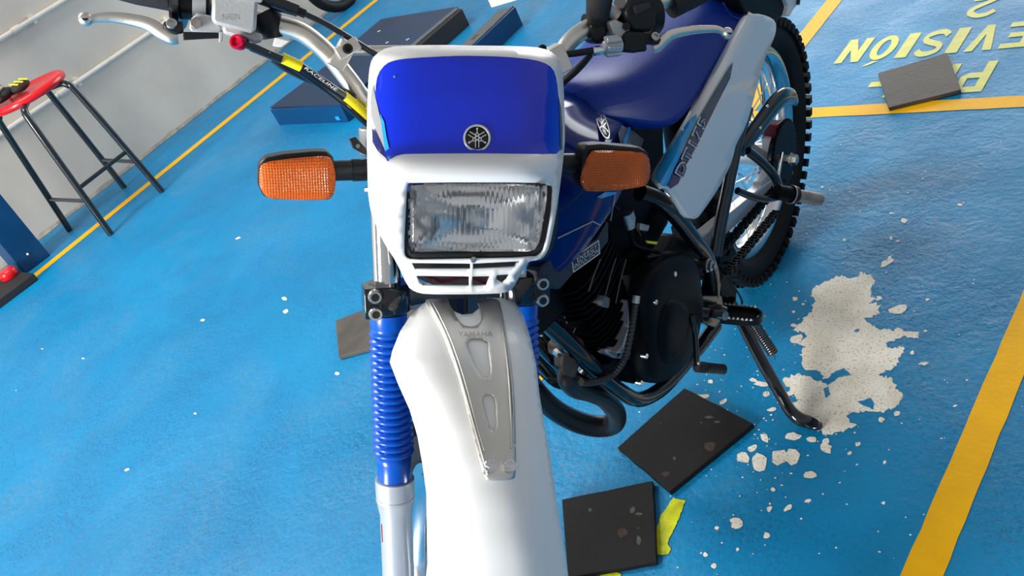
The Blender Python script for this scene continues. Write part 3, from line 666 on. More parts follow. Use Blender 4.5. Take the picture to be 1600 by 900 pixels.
t = MB(); t.lathe(rb-FV*.012+FW*.006, nrm(FV*.8-FW*.5), [(0,.008),(.008,.008)], 18); P_('banjo_fitting', t, 'black')
t = MB(); t.tube([pxv(425,92,.03), pxv(448,108,.028), pxv(490,128,.024), pxv(530,140,.018), pxv(575,160,.0)], .0042, 10, smooth=4); P_('control_cable', t, 'gloss')
t = MB(); t.tube([pxv(405,-6,-.0), pxv(440,8,.002), pxv(466,17,.004)], [.0095,.0085,.0075], 16); tc_ = P_('cable_barrel', t, 'gloss')
t = MB(); t.tube([pxv(466,17,.004), pxv(477,22,.006)], .0055, 14); P_('barrel_tip', t, 'black', tc_)
t = MB(); t.tube([pxv(475,21,.006), pxv(510,38,.008), pxv(550,62,.010), pxv(585,84,.008), pxv(610,100,.0)], .0038, 12, smooth=4); P_('throttle_cable', t, 'gloss')
# white speedometer bits seen behind the throttle: thin wires
t = MB(); t.tube([pxv(425,20,-.06), pxv(440,27,-.06), pxv(455,40,-.06), pxv(463,55,-.06)], .0012, 6, smooth=3); P_('thin_wire', t, 'letw')
pxprism([(430,58),(455,64),(440,74),(426,72)], -.06, -.055, 'white', 'cable_tag')

pxprism([(636,473),(650,469),(662,474),(656,484),(640,485)], .03, .045, 'castgrey', 'crown_bracket', bevel=.001)
# ---- headlight cowl
def vprof(y):
    ks = [(60,.10),(72,.108),(88,.122),(150,.146),(236,.172),(243,.180),(250,.196),(278,.203),(286,.200),(345,.196),(406,.188),(430,.176),(462,.150)]
    if y <= ks[0][0]: return ks[0][1]
    for (a, p), (b, q) in zip(ks, ks[1:]):
        if y <= b: return p+(q-p)*(y-a)/(b-a)
    return ks[-1][1]
rows = [(60,605,850),(72,596,858),(100,578,878),(150,574,882),(200,573,883),(245,573,881),(280,574,876),(317,576,872),(347,585,866),(380,600,860),(405,612,848),(430,628,812),(465,655,788)]
def halfrow(y):
    if y <= rows[0][0]: return rows[0][1:]
    for a, b in zip(rows, rows[1:]):
        if y <= b[0]:
            t = (y-a[0])/(b[0]-a[0]); return a[1]+(b[1]-a[1])*t, a[2]+(b[2]-a[2])*t
    return rows[-1][1:]
def cowl_d(u, y):
    l, r = halfrow(y); c = (l+r)/2; h = (r-l)/2; t = abs((u-c)/h); t = min(t, 1.05)
    k = 1 if y < 278 else max(.35, 1-(y-278)/100)
    top = .02*max(0, (95-y)/25)**2
    return vprof(y) - (.012*t*t + .036*t**7)*k - top
def cowl(off): return lambda u, y: FP(u, y, cowl_d(u, y)+off)
lens_hole = [(636,288),(640,285),(856,285),(864,290),(865,300),(862,335),(852,388),(846,397),(836,403),(700,406),(642,407),(633,402),(631,392),(634,330)]
slots = [[(643,411),(735,412),(735,421),(648,421)], [(739,412),(814,408),(806,418),(739,421)], [(650,431),(733,432),(733,448),(661,447),(655,442)], [(738,432),(766,431.5),(760,447),(738,448)], [(776,430),(797,428.5),(792,438),(785,443),(775,438)]]
outline = [(606,73),(640,71.5),(735,71),(815,72),(848,75),(866,83),(876,97),(880,120),(882,170),(883,215),(881,240),(876,285),(868,340),(859,385),(852,400),(842,406),(824,409),(812,432),(802,450),(792,458),(740,460),(665,460),(648,456),(637,448),(620,410),(600,380),(585,347),(576,317),(574,270),(573,200),(575,130),(578,100),(585,86)]
mb = patch(outline, cowl(0), [resample(lens_hole, 6, 1)]+slots, sp=13, rnd=1, hrnd=0)
cw = P_('headlight_cowl', mb, 'white', solid=.0022, ang=38)
# side returns of the shell
sr = MB(); O2 = [p for p in resample(outline, 8, 1) if p[1] > 74]
O3 = resample(outline, 8, 1); nO = len(O3)
vs = [cowl(-.001)(*p) for p in O3]
cen = FK(.05,-.005,.72)
inn = []
for p in O3:
    q = cowl(-.001)(*p); d = q-(O+FV*((q-O)@FV)+FW*(-.006)+U*.70)
    sh = .10 if p[1] < 380 else .05
    inn.append(q - FV*(.045 if p[1] < 90 else .055 if p[1] < 380 else .016) - d*sh)
sr.add(vs+inn, [(i, (i+1) % nO, nO+(i+1) % nO, nO+i) for i in range(nO)])
P_('cowl_rim', sr, 'white', cw, solid=.0015, ang=60)
blue_px = [(640,91),(700,87.5),(735,87),(790,88.5),(835,93),(858,101),(868,114),(872,140),(876,190),(877,222),(874,238),(862,243.5),(800,241.5),(735,240.5),(660,241.5),(625,243.5),(610,247),(606,254),(601,243),(594,210),(588,170),(586,140),(590,115),(603,99),(618,94)]
bp = P_('blue_shield_panel', patch(blue_px, cowl(.0012), sp=13, rnd=1), 'blue', cw, ang=60)
P_('mesh_decal', patch([(582,130),(586,150),(596,192),(604,222),(609,246),(604,244),(596,222),(588,204),(580,182),(579,160)], cowl(.0022), sp=6, rnd=0), 'decal_grey', cw)
P_('cyan_stripe', patch([(594,178),(600,190),(604,215),(611,245),(607,252),(602,238),(597,205)], cowl(.0030), sp=6, rnd=0), 'cyan', cw)
P_('navy_stripe', patch([(581,200),(586,205),(596,225),(604,244),(602,246),(590,236),(582,222)], cowl(.0032), sp=6, rnd=0), 'navy', cw)
P_('mesh_decal', patch([(873,150),(877,170),(879,200),(879,232),(876,236),(875,200)], cowl(.0022), sp=6, rnd=0), 'decal_dk', cw)
# tuning-fork emblem
def emblem(f, cx, cy, R, ex, ey, parent, off):
    """ex, ey: pixel vectors of the emblem's right and up for unit radius"""
    ex = np.array(ex, float); ey = np.array(ey, float)
    def m(x, y): p = np.array([cx, cy])+R*(x*ex+y*ey); return p
    def ring(r0, r1, o_, mt, name):
        n = 40; mb = MB(); fo = f(o_); vs = [fo(*m(r*math.cos(2*pi*i/n), r*math.sin(2*pi*i/n))) for r in (r1, r0) for i in range(n)]
        mb.add(vs, [(i, (i+1) % n, n+(i+1) % n, n+i) for i in range(n)]); return P_(name, mb, mt, parent, solid=.0006)
    ring(.0001, .97, off, 'emb_k', 'emblem_disc'); e_ = ring(.84, 1.0, off+.0008, 'emb_s', 'emblem_ring')
    mb = MB(); fo = f(off+.0012)
    def seg(a, b, w):
        a = np.array(a); b = np.array(b); d = b-a; d = d/np.linalg.norm(d); q = np.array([-d[1], d[0]])*w
        mb.add([fo(*m(*p)) for p in (a-q, b-q, b+q, a+q)], [(0,1,2,3)])
    for k in range(3):
        a = pi/2+k*2*pi/3; d = np.array([math.cos(a), math.sin(a)]); q = np.array([-d[1], d[0]])
        for s in (-1,1): seg(q*s*.12+d*-.70, q*s*.12+d*.22, .030)
        n = 10; pts = [(d*(.22)+q*.12*math.cos(pi*i/n)+d*.12*math.sin(pi*i/n)) for i in range(n+1)]
        for a_, b_ in zip(pts, pts[1:]): seg(a_, b_, .035)
        seg(d*.32, d*.66, .035); seg(d*.62, d*.74, .070)
    P_('emblem_forks', mb, 'emb_s', parent)
emblem(cowl, 745.5, 215.5, 21.5, (1,0), (0,-1), cw, .0020)
t = MB(); t.ball(cowl(.002)(616.5,120), .0014, 8); P_('rivet', t, 'chrome', cw)
# headlight: black gasket, glass with flutes, chrome bowl
def flat_v(c): return lambda u, y: FP(u, y, c + .0)
def lensd(off): return lambda u, y: FP(u, y, cowl_d(u, y)+off)
glass_px = [(639,290),(643,286.5),(851,286.5),(856,290),(855,310),(846,365),(841,384),(834,392),(820,395),(700,397),(648,397),(641,391),(637,380)]
P_('headlight_gasket', patch([(624,278),(872,278),(874,340),(862,398),(840,410),(700,410),(628,410),(622,395)], lambda u, y: FP(u, y, cowl_d(u, y)-.0035), [glass_px], sp=9), 'matte', cw, solid=.008)
def gl(off):
    def f(u, y):
        d = cowl_d(735, y)-.004+off
        c = abs((u-745)/108); r = abs((y-340)/54)
        return FP(u, y, d-.006*max(c**6, r**6))
    return f
hl = P_('headlight_glass', patch(glass_px, gl(0), sp=8, rnd=1), 'fluted', solid=.0035, ang=50)
# reflector bowl
rf = MB(); secs = []
gp = resample(glass_px, 9, 1); ctr = np.array([745., 338.])
for k_, dp in ((1.0,-.012),(.93,-.026),(.80,-.040),(.62,-.052),(.42,-.061),(.22,-.066)):
    secs.append([FP(*(ctr+(p-ctr)*k_*(1-.0*abs(dp))), cowl_d(735, p[1])*0+.188+dp) for p in gp])
rf.loft(secs, caps=False); last = secs[-1]; rf.add(last, [tuple(range(len(last)))])
P_('headlight_reflector', rf, 'reflector', hl, ang=60)
b = MB(); b.lathe(FP(745,338,.135), FV, [(0,.014),(.010,.014),(.012,.009),(.028,.009),(.034,.005),(.035,.0001)], 18); P_('headlight_bulb', b, 'silver', hl)
b = MB(); b.lathe(FP(739,405,cowl_d(739,405)+.0), FV, [(-.002,.0036),(.003,.0036),(.0035,.0022)], 12); P_('headlight_screw', b, 'steel', cw)
# dark slab added as the shade behind the grille slots, plus wiring
pxprism([(640,408),(820,407),(795,456),(660,456)], .085, .11, 'matte', 'grille_shade_slab')
t = MB(); t.tube([FP(652,436,.155), FP(668,443,.15), FP(690,452,.14)], .0022, 8); P_('wire', t, 'chrome')
t = MB(); t.tube([FP(655,424,.13), FP(690,440,.14), FP(730,432,.14), FP(770,445,.13)], .003, 8, smooth=3); P_('wire', t, 'maroon')
# brackets beside the cowl
pxprism([(545,218),(556,214),(572,232),(576,244),(566,240),(552,232)], .09, .096, 'black', 'side_bracket', bevel=.001)
b = MB(); b.lathe(FP(559,228,.0965), FV, [(0,.0025),(.0012,.0025)], 12); P_('bracket_hole', b, 'skin_sat')
b = MB(); b.tube([FP(569,297,.09), FP(580,296,.09)], .0035, 12); P_('cowl_screw', b, 'chrome')

# ---- turn signals
def signal(outer, body, stalk, c, shade):
    mbp = pxprism(body, c-.042, c-.004, 'black', 'turn_signal', bevel=.005, seg=3)
    f = lambda u, v: FP(u, v, c + .010*(1-((u-cxx)/hw)**4)*(1-((v-cyy)/hh)**4))
    cxx = sum(p[0] for p in outer)/len(outer); cyy = sum(p[1] for p in outer)/len(outer); hw = (max(p[0] for p in outer)-min(p[0] for p in outer))/2+4; hh = (max(p[1] for p in outer)-min(p[1] for p in outer))/2+4
    def g(u, v):
        t = max(0, 1-abs((u-cxx)/hw)**5)*max(0, 1-abs((v-cyy)/hh)**5)
        return FP(u, v, c-.006+.016*t**.6)
    P_('signal_lens', patch(outer, g, sp=7, rnd=1, ds=4), 'orange', mbp, solid=.002, ang=50)
    r = MB(); o2 = resample(outer, 8, 1); cc = np.array([cxx, cyy])
    P_('signal_reflector', patch(outer, lambda u, v: FP(*(cc+(np.array([u,v])-cc)*.96), c-.002), sp=10, rnd=1), 'amberin', mbp)
    s = MB(); s.tube([FP(*stalk[0], c-.026), FP(*stalk[1], c-.030)], .0125, 20); s.tube([FP(*stalk[1], c-.030), FP(*stalk[2], c-.030)], .0137, 20)
    P_('signal_stalk', s, 'black', mbp)
    return mbp
signal([(405,262),(412,254),(440,249),(480,245),(508,243),(519,248),(525,275),(522,303),(515,312),(480,313),(430,311),(415,308),(405,290)], [(404,258),(414,247),(445,241),(490,237),(513,237),(521,246),(526,275),(523,305),(515,313),(430,312),(412,308),(403,290)], [(515,267),(550,266),(582,265)], .10, 0)
signal([(922,238),(930,234),(1000,237),(1012,243),(1017,262),(1014,285),(1005,292),(960,298),(918,300),(910,293),(906,280),(914,255)], [(912,236),(917,227),(940,225),(1000,230),(1012,236),(1017,250),(1017,270),(1013,288),(1000,294),(920,300),(907,285),(912,255)], [(925,254),(900,256),(868,256)], .10, 1)

# ---- front fender
fprof = [(.00,.522),(.10,.522),(.17,.505),(.24,.462),(.30,.395),(.34,.315),(.365,.23),(.38,.14),(.385,.02)]
def fs_(v):
    if v <= fprof[0][0]: return fprof[0][1]
    for (a, p), (b, q) in zip(fprof, fprof[1:]):
        if v <= b:
            return p+(q-p)*(v-a)/(b-a)
    return fprof[-1][1] - (v-fprof[-1][0])*12
fpN = catmull([np.array(p) for p in fprof], [0]*len(fprof), 6)[0]; fprof = [tuple(p) for p in fpN]
FR = [(460,648,806),(480,640,810),(500,633,820),(530,620,832),(565,609,840),(600,621,846),(650,643,853),(700,655,860),(760,665,868),(830,667,877),(935,664,894)]
def frow(y):
    if y <= FR[0][0]: return FR[0][1:]
    for a, b in zip(FR, FR[1:]):
        if y <= b[0]: t = (y-a[0])/(b[0]-a[0]); return a[1]+(b[1]-a[1])*t, a[2]+(b[2]-a[2])*t
    return FR[-1][1:]
FVp = [(455,.085),(480,.125),(510,.160),(550,.205),(600,.250),(660,.292),(720,.322),(780,.344),(850,.362),(940,.378)]
def fv(y):
    if y <= FVp[0][0]: return FVp[0][1]
    for a, b in zip(FVp, FVp[1:]):
        if y <= b[0]: t = (y-a[0])/(b[0]-a[0]); t2 = t; return a[1]+(b[1]-a[1])*t2
    return FVp[-1][1]
def fend(off):
    def f(u, y):
        l, r = frow(y); cx = 741+(y-470)*.155; t = (u-cx)/((r-cx) if u > cx else (cx-l)); t = max(-1.1, min(1.1, t)); a = abs(t)
        d = sum(fv(y+k) for k in (-16,-8,0,8,16))/5
        return FP(u, y, d - (.030*a*a+.030*a**6 if u < cx else .022*a*a+.020*a**6) + off)
    return f
fender_px = [(672,467),(700,468),(704,478),(709,486),(722,491.5),(738,490),(748,482),(754,472),(760,465),(785,466),(806,474),(818,492),(828,525),(838,570),(842,610),(850,660),(860,715),(868,770),(876,820),(884,870),(892,930),(662,930),(668,880),(667,820),(666,770),(660,725),(652,680),(640,640),(622,600),(609,566),(613,548),(625,518),(642,492),(662,474)]
fd = P_('front_fender', patch(fender_px, fend(0), sp=6.5, rnd=0, ds=5), 'white', solid=.004, ang=70)
# stainless brace plate with cut-outs
plate_px = [(664,470),(668,467),(699,467),(703,476),(714,497),(722,507),(732,510),(744,509),(752,502),(753,490),(745,467),(776,465),(783,478),(792,520),(801,580),(805,640),(806,700),(806,742),(802,750),(765,751),(757,747),(745,705),(733,655),(720,600),(706,560),(690,518),(672,484)]
h1 = [(727,528),(762,528),(764,550),(768,580),(764,588),(754,588),(748,582),(738,558)]
h2 = [(753,616),(772,615),(775,630),(777,665),(774,673),(768,673),(762,655),(757,635)]
pl = P_('fender_brace', patch(plate_px, fend(.0048), [h1,h2], sp=6.5, rnd=1, hrnd=1), 'plate', fd, solid=.002, ang=60)
for pts in ([(672,474),(693,515),(712,565),(727,615),(741,665),(752,705),(762,742)], [(676,472),(698,515),(717,565),(732,615),(745,665),(757,705)], [(776,472),(786,520),(794,580),(798,640),(800,700)], [(780,472),(790,520),(798,580),(802,640),(803,735)]):
    t = MB(); t.tube([fend(.0060)(*p) for p in pts], .0011, 8, smooth=4); P_('brace_rib', t, 'plate', pl)
for p in ((766,728),(796,728)):
    c = fend(.005)(*p); nn = nrm(FV*.55+U*.8-FW*.1)
    b = MB(); b.lathe(c, nn, [(0,.0078),(.0012,.0078),(.0014,.0058),(.006,.0056),(.0065,.005),(.0065,.0030),(.004,.0028),(.004,.0001)], 20); P_('brace_bolt', b, 'chrome', pl)
P_('stamped_lettering', text_mesh('YAMAHA', fend(.0054), (716,526), (54,-1), (0,-8)), 'plate_dk', pl)
# white under-piece between plate prongs and the fork crown

# ---- seat
def ellsec(x, zc, prof): return [(x, y, zc+z) for y, z in prof]
def seat_sec(x, zt, wt, wb, zb, dip=0):
    pr = [(wb,zb),(wb*1.02,zb+.02),(wt*1.10+.004,zt-.045),(wt*1.02,zt-.018),(wt*.86,zt-.005),(wt*.5,zt+.003-dip),(0,zt+.004-dip)]
    return [(x, y, z) for y, z in pr] + [(x, -y, z) for y, z in pr[-2::-1]]
SE = [(.700,.900,.050,.078,.842),(.665,.895,.058,.100,.815),(.620,.878,.068,.128,.775),(.575,.862,.078,.140,.752),(.50,.852,.088,.140,.752),(.42,.848,.094,.138,.757),(.32,.845,.100,.136,.765),(.22,.845,.106,.134,.775),(.10,.848,.108,.132,.785),(-.05,.852,.104,.126,.795),(-.16,.850,.092,.115,.800),(-.20,.838,.080,.10,.805)]
s_ = MB(); s_.loft([seat_sec(*q) for q in SE]); st = P_('seat', s_, 'seat', subsurf=2)
# seam piping near the rear
t = MB(); ring_ = seat_sec(.27,.8465,.1035,.1355,.77); t.tube([np.array(p)+np.array([0,0,.002]) for p in ring_[1:-1]], .002, 6, smooth=3); P_('seat_seam', t, 'seat', st)

# ---- tank
def tank_sec(x, zt, wt, wm, zb, wb):
    zm = zb+(zt-zb)*.42
    pr = [(wb,zb),(wm*.99,zb+.012),(wm,zb+(zt-zb)*.30),(wm*.99,zb+(zt-zb)*.58),(wt*1.08,zt-.035),(wt*.9,zt-.012),(wt*.5,zt-.001),(0,zt)]
    return [(x, y, z) for y, z in pr] + [(x, -y, z) for y, z in pr[-2::-1]]
TK = [(1.02,.90,.06,.11,.78,.09),(1.00,.945,.08,.135,.775,.11),(.96,.965,.090,.148,.770,.125),(.90,.968,.094,.150,.768,.13),(.84,.958,.090,.148,.768,.13),(.79,.938,.082,.142,.766,.125),(.74,.912,.070,.130,.765,.12),(.69,.888,.058,.112,.768,.10),(.65,.872,.045,.092,.775,.08)]
s_ = MB(); s_.loft([tank_sec(*q) for q in TK]); tk = P_('fuel_tank', s_, 'tank', subsurf=2)
def tank_side(off): return lambda u, v: BY(u, v, tank_y(u, v)+off)
def tank_y(u, v):
    y = .14
    for _ in range(12):
        x, _y, z = BY(u, v, y); y2 = tky(x, z); y = y*.5+y2*.5
    return y
def tky(x, z):
    S_ = sorted(TK, key=lambda q: q[0]); x = min(max(x, S_[0][0]), S_[-1][0])
    for a, b in zip(S_, S_[1:]):
        if x <= b[0]: t = (x-a[0])/(b[0]-a[0]); q = [a[i]*(1-t)+b[i]*t for i in range(6)]; break
    _, zt, wt, wm, zb, wb = q; h = zt-zb
    pr = [(zb,wb),(zb+.012,wm*.985),(zb+.3*h,wm*.995),(zb+.58*h,wm*.975),(zt-.035,wt*1.05),(zt-.012,wt*.9),(zt-.001,wt*.5),(zt,0)]
    z = min(max(z, zb), zt)
    for a, b in zip(pr, pr[1:]):
        if z <= b[0]: return a[1]+(b[1]-a[1])*(z-a[0])/(b[0]-a[0]+1e-9)
    return 0
emblem(tank_side, 942, 194, 1, (9.5,5), (-6,-23.5), tk, .004)
P_('tank_stripe', patch([(966,208),(972,196),(990,205),(1006,218),(1000,236),(985,232),(970,228)], tank_side(.003), sp=7, rnd=0), 'decal_dk', tk)
for pts in ([(975,198),(984,215),(978,228)],):
    P_('tank_stripe', patch([(973,222),(982,198),(986,200),(978,228)], tank_side(.0045), sp=6, rnd=0), 'cyan', tk)
for (a, b_) in (((985,206),(1002,232)), ((962,300),(954,345)), ((938,352),(926,346)), ((926,346),(872,372))):
    t = MB(); t.tube([tank_side(.002)(a[0]+(b_[0]-a[0])*i/4, a[1]+(b_[1]-a[1])*i/4) for i in range(5)], .0009, 6); P_('tank_pinstripe', t, 'decal_grey', tk)
P_('tank_stripe', patch([(932,308),(946,300),(963,300),(960,304),(940,310)], tank_side(.003), sp=6, rnd=0), 'cyan', tk)
# black lower cover with the lettering
def yy(c): return lambda u, v: BY(u, v, c)
def yprism(px, y0, y1, m, name, parent=None, bevel=.002, **k):
    mb = MB(); mb.prism([BY(u, v, y1) for u, v in px], (0,-(y1-y0),0)); return P_(name, mb, m, parent, bevel=bevel, **k)
sk = yprism([(846,420),(872,390),(905,392),(935,374),(952,345),(952,378),(935,398),(900,425),(876,453),(846,449)], .085, .135, 'skirt', 'tank_lower_cover', bevel=.004)
lp = [(894,404),(935,376),(937,396),(896,425)]
def lab(o_): return lambda u, v: BY(u, v, .1352+o_)
t = MB()
for a, b_ in zip(lp, lp[1:]+lp[:1]): t.tube([lab(.0004)(*a), lab(.0004)(*b_)], .0009, 6)
P_('label_frame', t, 'letw', sk)
P_('label_lettering', text_mesh('ENERGY', lab(.0006), (902,409.5), (31,-21.5), (-.3,-7), bold=-.005, space=1.15), 'letw', sk)
P_('label_lettering', text_mesh('INDUCTION', lab(.0006), (898,420.5), (37,-25.5), (-.3,-7.5), bold=-.005, space=1.15), 'letw', sk)

# ---- side panel (white, picture right)
side_px = [(1163,24),(1180,20.5),(1200,25),(1212,33),(1213,48),(1207,66),(1196,88),(1188,115),(1178,155),(1166,197),(1150,225),(1146,243),(1140,262),(1122,296),(1100,328),(1088,343),(1076,341),(1066,322),(1052,300),(1038,291),(1023,288),(1016,281),(1020,268),(1036,243),(1052,216),(1068,190),(1085,160),(1105,125),(1125,88),(1145,50),(1156,30)]
def side_y(u, v):
    # crease: top edge turns inward toward the seat, lower part is flat
    a = np.array([1160.,22.]); b = np.array([1020.,285.]); d = (b-a)/np.linalg.norm(b-a); n = np.array([-d[1], d[0]]); k = -(np.array([u,v])-a)@n
    k2 = max(0, 18-k)/18
    return .158 - .020*k2*k2 + .004*math.sin(min(max(k,0),90)/90*pi)
def side(off): return lambda u, v: BY(u, v, side_y(u, v)+off)
sp_ = P_('side_panel', patch(side_px, side(0), sp=11, rnd=1), 'white_side', solid=.012, ang=50)
P_('cyan_stripe', patch([(1089,178),(1087,190),(1074,216),(1062,244),(1052,272),(1046,291),(1038,291),(1023,278),(1027,263),(1044,234),(1064,204),(1080,184)], side(.0012), sp=7, rnd=0), 'cyan', sp_)
P_('mesh_decal', patch([(1146,96),(1140,120),(1118,160),(1100,196),(1082,232),(1068,258),(1062,268),(1064,246),(1078,214),(1098,176),(1118,142)], side(.0020), sp=7, rnd=0), 'decal_dk', sp_)
P_('navy_stripe', patch([(1145,100),(1141,122),(1124,156),(1107,190),(1092,222),(1070,262),(1060,287),(1048,295),(1042,290),(1048,276),(1060,250),(1084,208),(1104,176),(1126,138)], side(.0014), sp=7, rnd=0), 'navy', sp_)
mm = text_mesh('DT175', side(.0036), (1067,279), (40,-89), (-13,-9), bold=.045, space=1.15); P_('model_lettering', mm, 'letw', sp_)
mm = text_mesh('DT175', side(.0044), (1067.5,277), (39,-87), (-10.5,-7.5), bold=.005, space=1.2); P_('model_lettering', mm, 'navy', sp_)
# tail piece, rear fender and rear light bracket
s_ = MB(); s_.loft([[(x, y*w, z+zz) for y, zz in ((-1,-.03),(-.9,.0),(0,.015),(.9,.0),(1,-.03),(.9,-.02),(0,.0),(-.9,-.02))] for x, z, w in ((.10,.71,.075),(-.05,.735,.08),(-.2,.75,.085),(-.42,.76,.08),(-.55,.75,.06))]); P_('rear_fender', s_, 'white')
yprism([(1150,-10),(1232,-10),(1232,12),(1222,26),(1214,33),(1200,25),(1184,20),(1165,22)], .07,.14, 'engine', 'tail_underside', bevel=.004)
yprism([(1226,-10),(1250,-10),(1248,6),(1240,16),(1234,26),(1230,24),(1233,10)], .10,.15, 'white_side', 'tail_side', bevel=.003)
b = MB(); b.lathe(BY(1246,3,.152), (0,1,0), [(0,.006),(.004,.006)], 12); P_('tail_bolt', b, 'black')

# ---- frame
def btube(name, pts, r, m='gloss', parent=None, smooth=4, n=14, **k):
    t = MB(); t.tube([BY(u, v, y) for u, v, y in pts], r, n, smooth=smooth, **k); return P_(name, t, m, parent, ang=70)
def mirror_tube(name, pts, r, m='gloss', smooth=4):
    P = [BY(u, v, y)*np.array([1,-1,1]) for u, v, y in pts]; t = MB(); t.tube(P, r, 12, smooth=smooth); return P_(name, t, m, ang=70)
fr = btube('frame_cradle', [(812,455,.01),(838,488,.02),(868,517,.035),(900,548,.05),(932,580,.06),(962,606,.068),(996,624,.075),(1030,610,.08),(1060,580,.085),(1090,545,.09),(1118,508,.095)], .0145)
mirror_tube('frame_cradle', [(838,488,.02),(900,548,.05),(962,606,.068),(996,624,.075),(1030,610,.08),(1118,508,.095)], .0145)
btube('frame_downtube', [(812,500,-.02),(840,536,-.02),(868,566,-.015),(900,590,-.005),(935,606,.0),(965,616,.01)], .011)
btube('frame_backbone', [(1000,300,.085),(1030,312,.10),(1062,345,.105),(1085,375,.108),(1103,400,.108),(1112,430,.106),(1113,470,.100),(1112,505,.095)], .015)
mirror_tube('frame_backbone', [(1000,300,.085),(1030,312,.10),(1062,345,.105),(1103,400,.108),(1112,505,.095)], .015)
btube('subframe_tube', [(1168,170,.10),(1156,205,.10),(1148,240,.10),(1136,300,.10),(1126,350,.10),(1118,400,.10)], .0125)
btube('subframe_tube', [(1150,212,.11),(1142,250,.11),(1132,300,.11),(1122,350,.11),(1114,400,.11)], .0085)
btube('frame_bracket', [(1112,440,.09),(1109,470,.09),(1106,500,.09)], .019)
yprism([(1098,462),(1128,462),(1132,486),(1118,512),(1098,505)], .08,.115,'gloss','footpeg_bracket')
b = MB(); b.lathe(BY(1105,414,.118), (0,1,0), [(-.03,.009),(-.002,.009),(.0,.014),(.003,.014),(.003,.0105),(.010,.0105),(.012,.006),(.016,.006)], 20); P_('pivot_nut', b, 'steel')

# ---- swingarm and chain
sa = MB()
def barpx(mb, p0, p1, h0, h1, y0, y1):
    a, b = BY(*p0, y1), BY(*p1, y1); d = nrm(b-a); n = np.cross(d, (0,1,0)); n = nrm(n)
    mb.loft([[a+n*h0, a-n*h0, a-n*h0-np.array([0,y1-y0,0]), a+n*h0-np.array([0,y1-y0,0])], [b+n*h1, b-n*h1, b-n*h1-np.array([0,y1-y0,0]), b+n*h1-np.array([0,y1-y0,0])]])
barpx(sa, (1098,384), (1240,262), .020, .016, .065, .09)
swa = P_('swingarm', sa, 'silver', bevel=.003)
sb = MB(); a, b = BY(1098,384,.09)*np.array([1,-1,1]), BY(1240,262,.09)*np.array([1,-1,1]); d = nrm(b-a); n = nrm(np.cross(d, (0,1,0)))
sb.loft([[p+n*.02, p-n*.02, p-n*.02+np.array([0,.025,0]), p+n*.02+np.array([0,.025,0])] for p in (a, b)]); P_('swingarm_arm', sb, 'silver', swa, bevel=.003)
sb = MB(); barpx(sb, (1160,222), (1230,268), .014, .013, .05, .062); P_('swingarm_brace', sb, 'silver', swa, bevel=.003)
sb = MB(); barpx(sb, (1190,292), (1214,262), .012, .010, .065, .085); P_('swingarm_gusset', sb, 'silver', swa, bevel=.002)
# chain: links as separate small pieces along both runs
ch = MB(); cs = []
P0 = BY(1120,398,.075); P1 = BY(1205,305,.075)
x0 = np.array([.43,.075,.40]); x1 = np.array([.02,.075,.365]); lo0 = np.array([.43,.075,.335]); lo1 = np.array([.02,.075,.262])
ca = BY(1138,378,.098); cb = BY(1215,287,.098)
def chain_run(a, b, name):
    L = np.linalg.norm(b-a); n = int(L/.0127); d = (b-a)/L; nn = nrm(np.cross(d, (0,1,0)))
    t = MB()
    for i in range(n):
        c = a+d*(i+.5)*.0127; w = .0085 if i % 2 else .006
        for s in (-1,1): t.box(c+np.array([0,s*w,0]), (.0155,.0018,.0095), np.array([d, (0,1,0), nn]).T)
        t.tube([c+d*.0063-np.array([0,.0095,0]), c+d*.0063+np.array([0,.0095,0])], .0042, 8)
    o = P_('chain_run', t, 'engine', smooth=True, label=None); o['kind'] = 'stuff'; return o
chain_run(BY(1120,400,.098), BY(1222,282,.098), 'a')
chain_run(BY(1132,430,.098), BY(1214,330,.098), 'b')
# sprocket
sp = MB(); c = np.array([0,.092,.315]); n = 44; ou = []
for i in range(n*2): r = .086 if i % 2 == 0 else .078; a = 2*pi*i/(2*n); ou.append(c+np.array([r*math.cos(a), 0, r*math.sin(a)]))
sp.prism(ou, (0,-.006,0)); P_('sprocket', sp, 'engine')
b = MB(); b.lathe(BY(1237,249,.125), (0,1,0), [(-.05,.009),(-.003,.009),(-.003,.015),(.001,.015),(.001,.012),(.012,.012),(.014,.008)], 6); P_('axle_nut', b, 'steel')
# glossy guard over the shock
gd = MB(); gp_ = [(1158,234,.10),(1172,214,.105),(1190,190,.11),(1206,168,.115),(1222,153,.12),(1236,151,.12),(1244,160,.12)]
gd.tube([BY(u, v, y) for u, v, y in gp_], [.018,.021,.023,.024,.022,.018,.009], 18, smooth=5, flat=((0,1,0),.55)); gdo = P_('chain_guard', gd, 'gloss', ang=70)
for p in ((1199,166),(1188,200)):
    b = MB(); b.ball(BY(*p, .134), .0032, 8); P_('guard_rivet', b, 'chrome', gdo)
yprism([(1214,196),(1224,188),(1233,200),(1234,222),(1226,228),(1217,222)], .05,.085,'maroon','shock_reservoir', bevel=.004)
t = MB(); t.tube([(.33,0,.40),(.30,0,.72)], .03, 18); P_('rear_shock', t, 'engine')
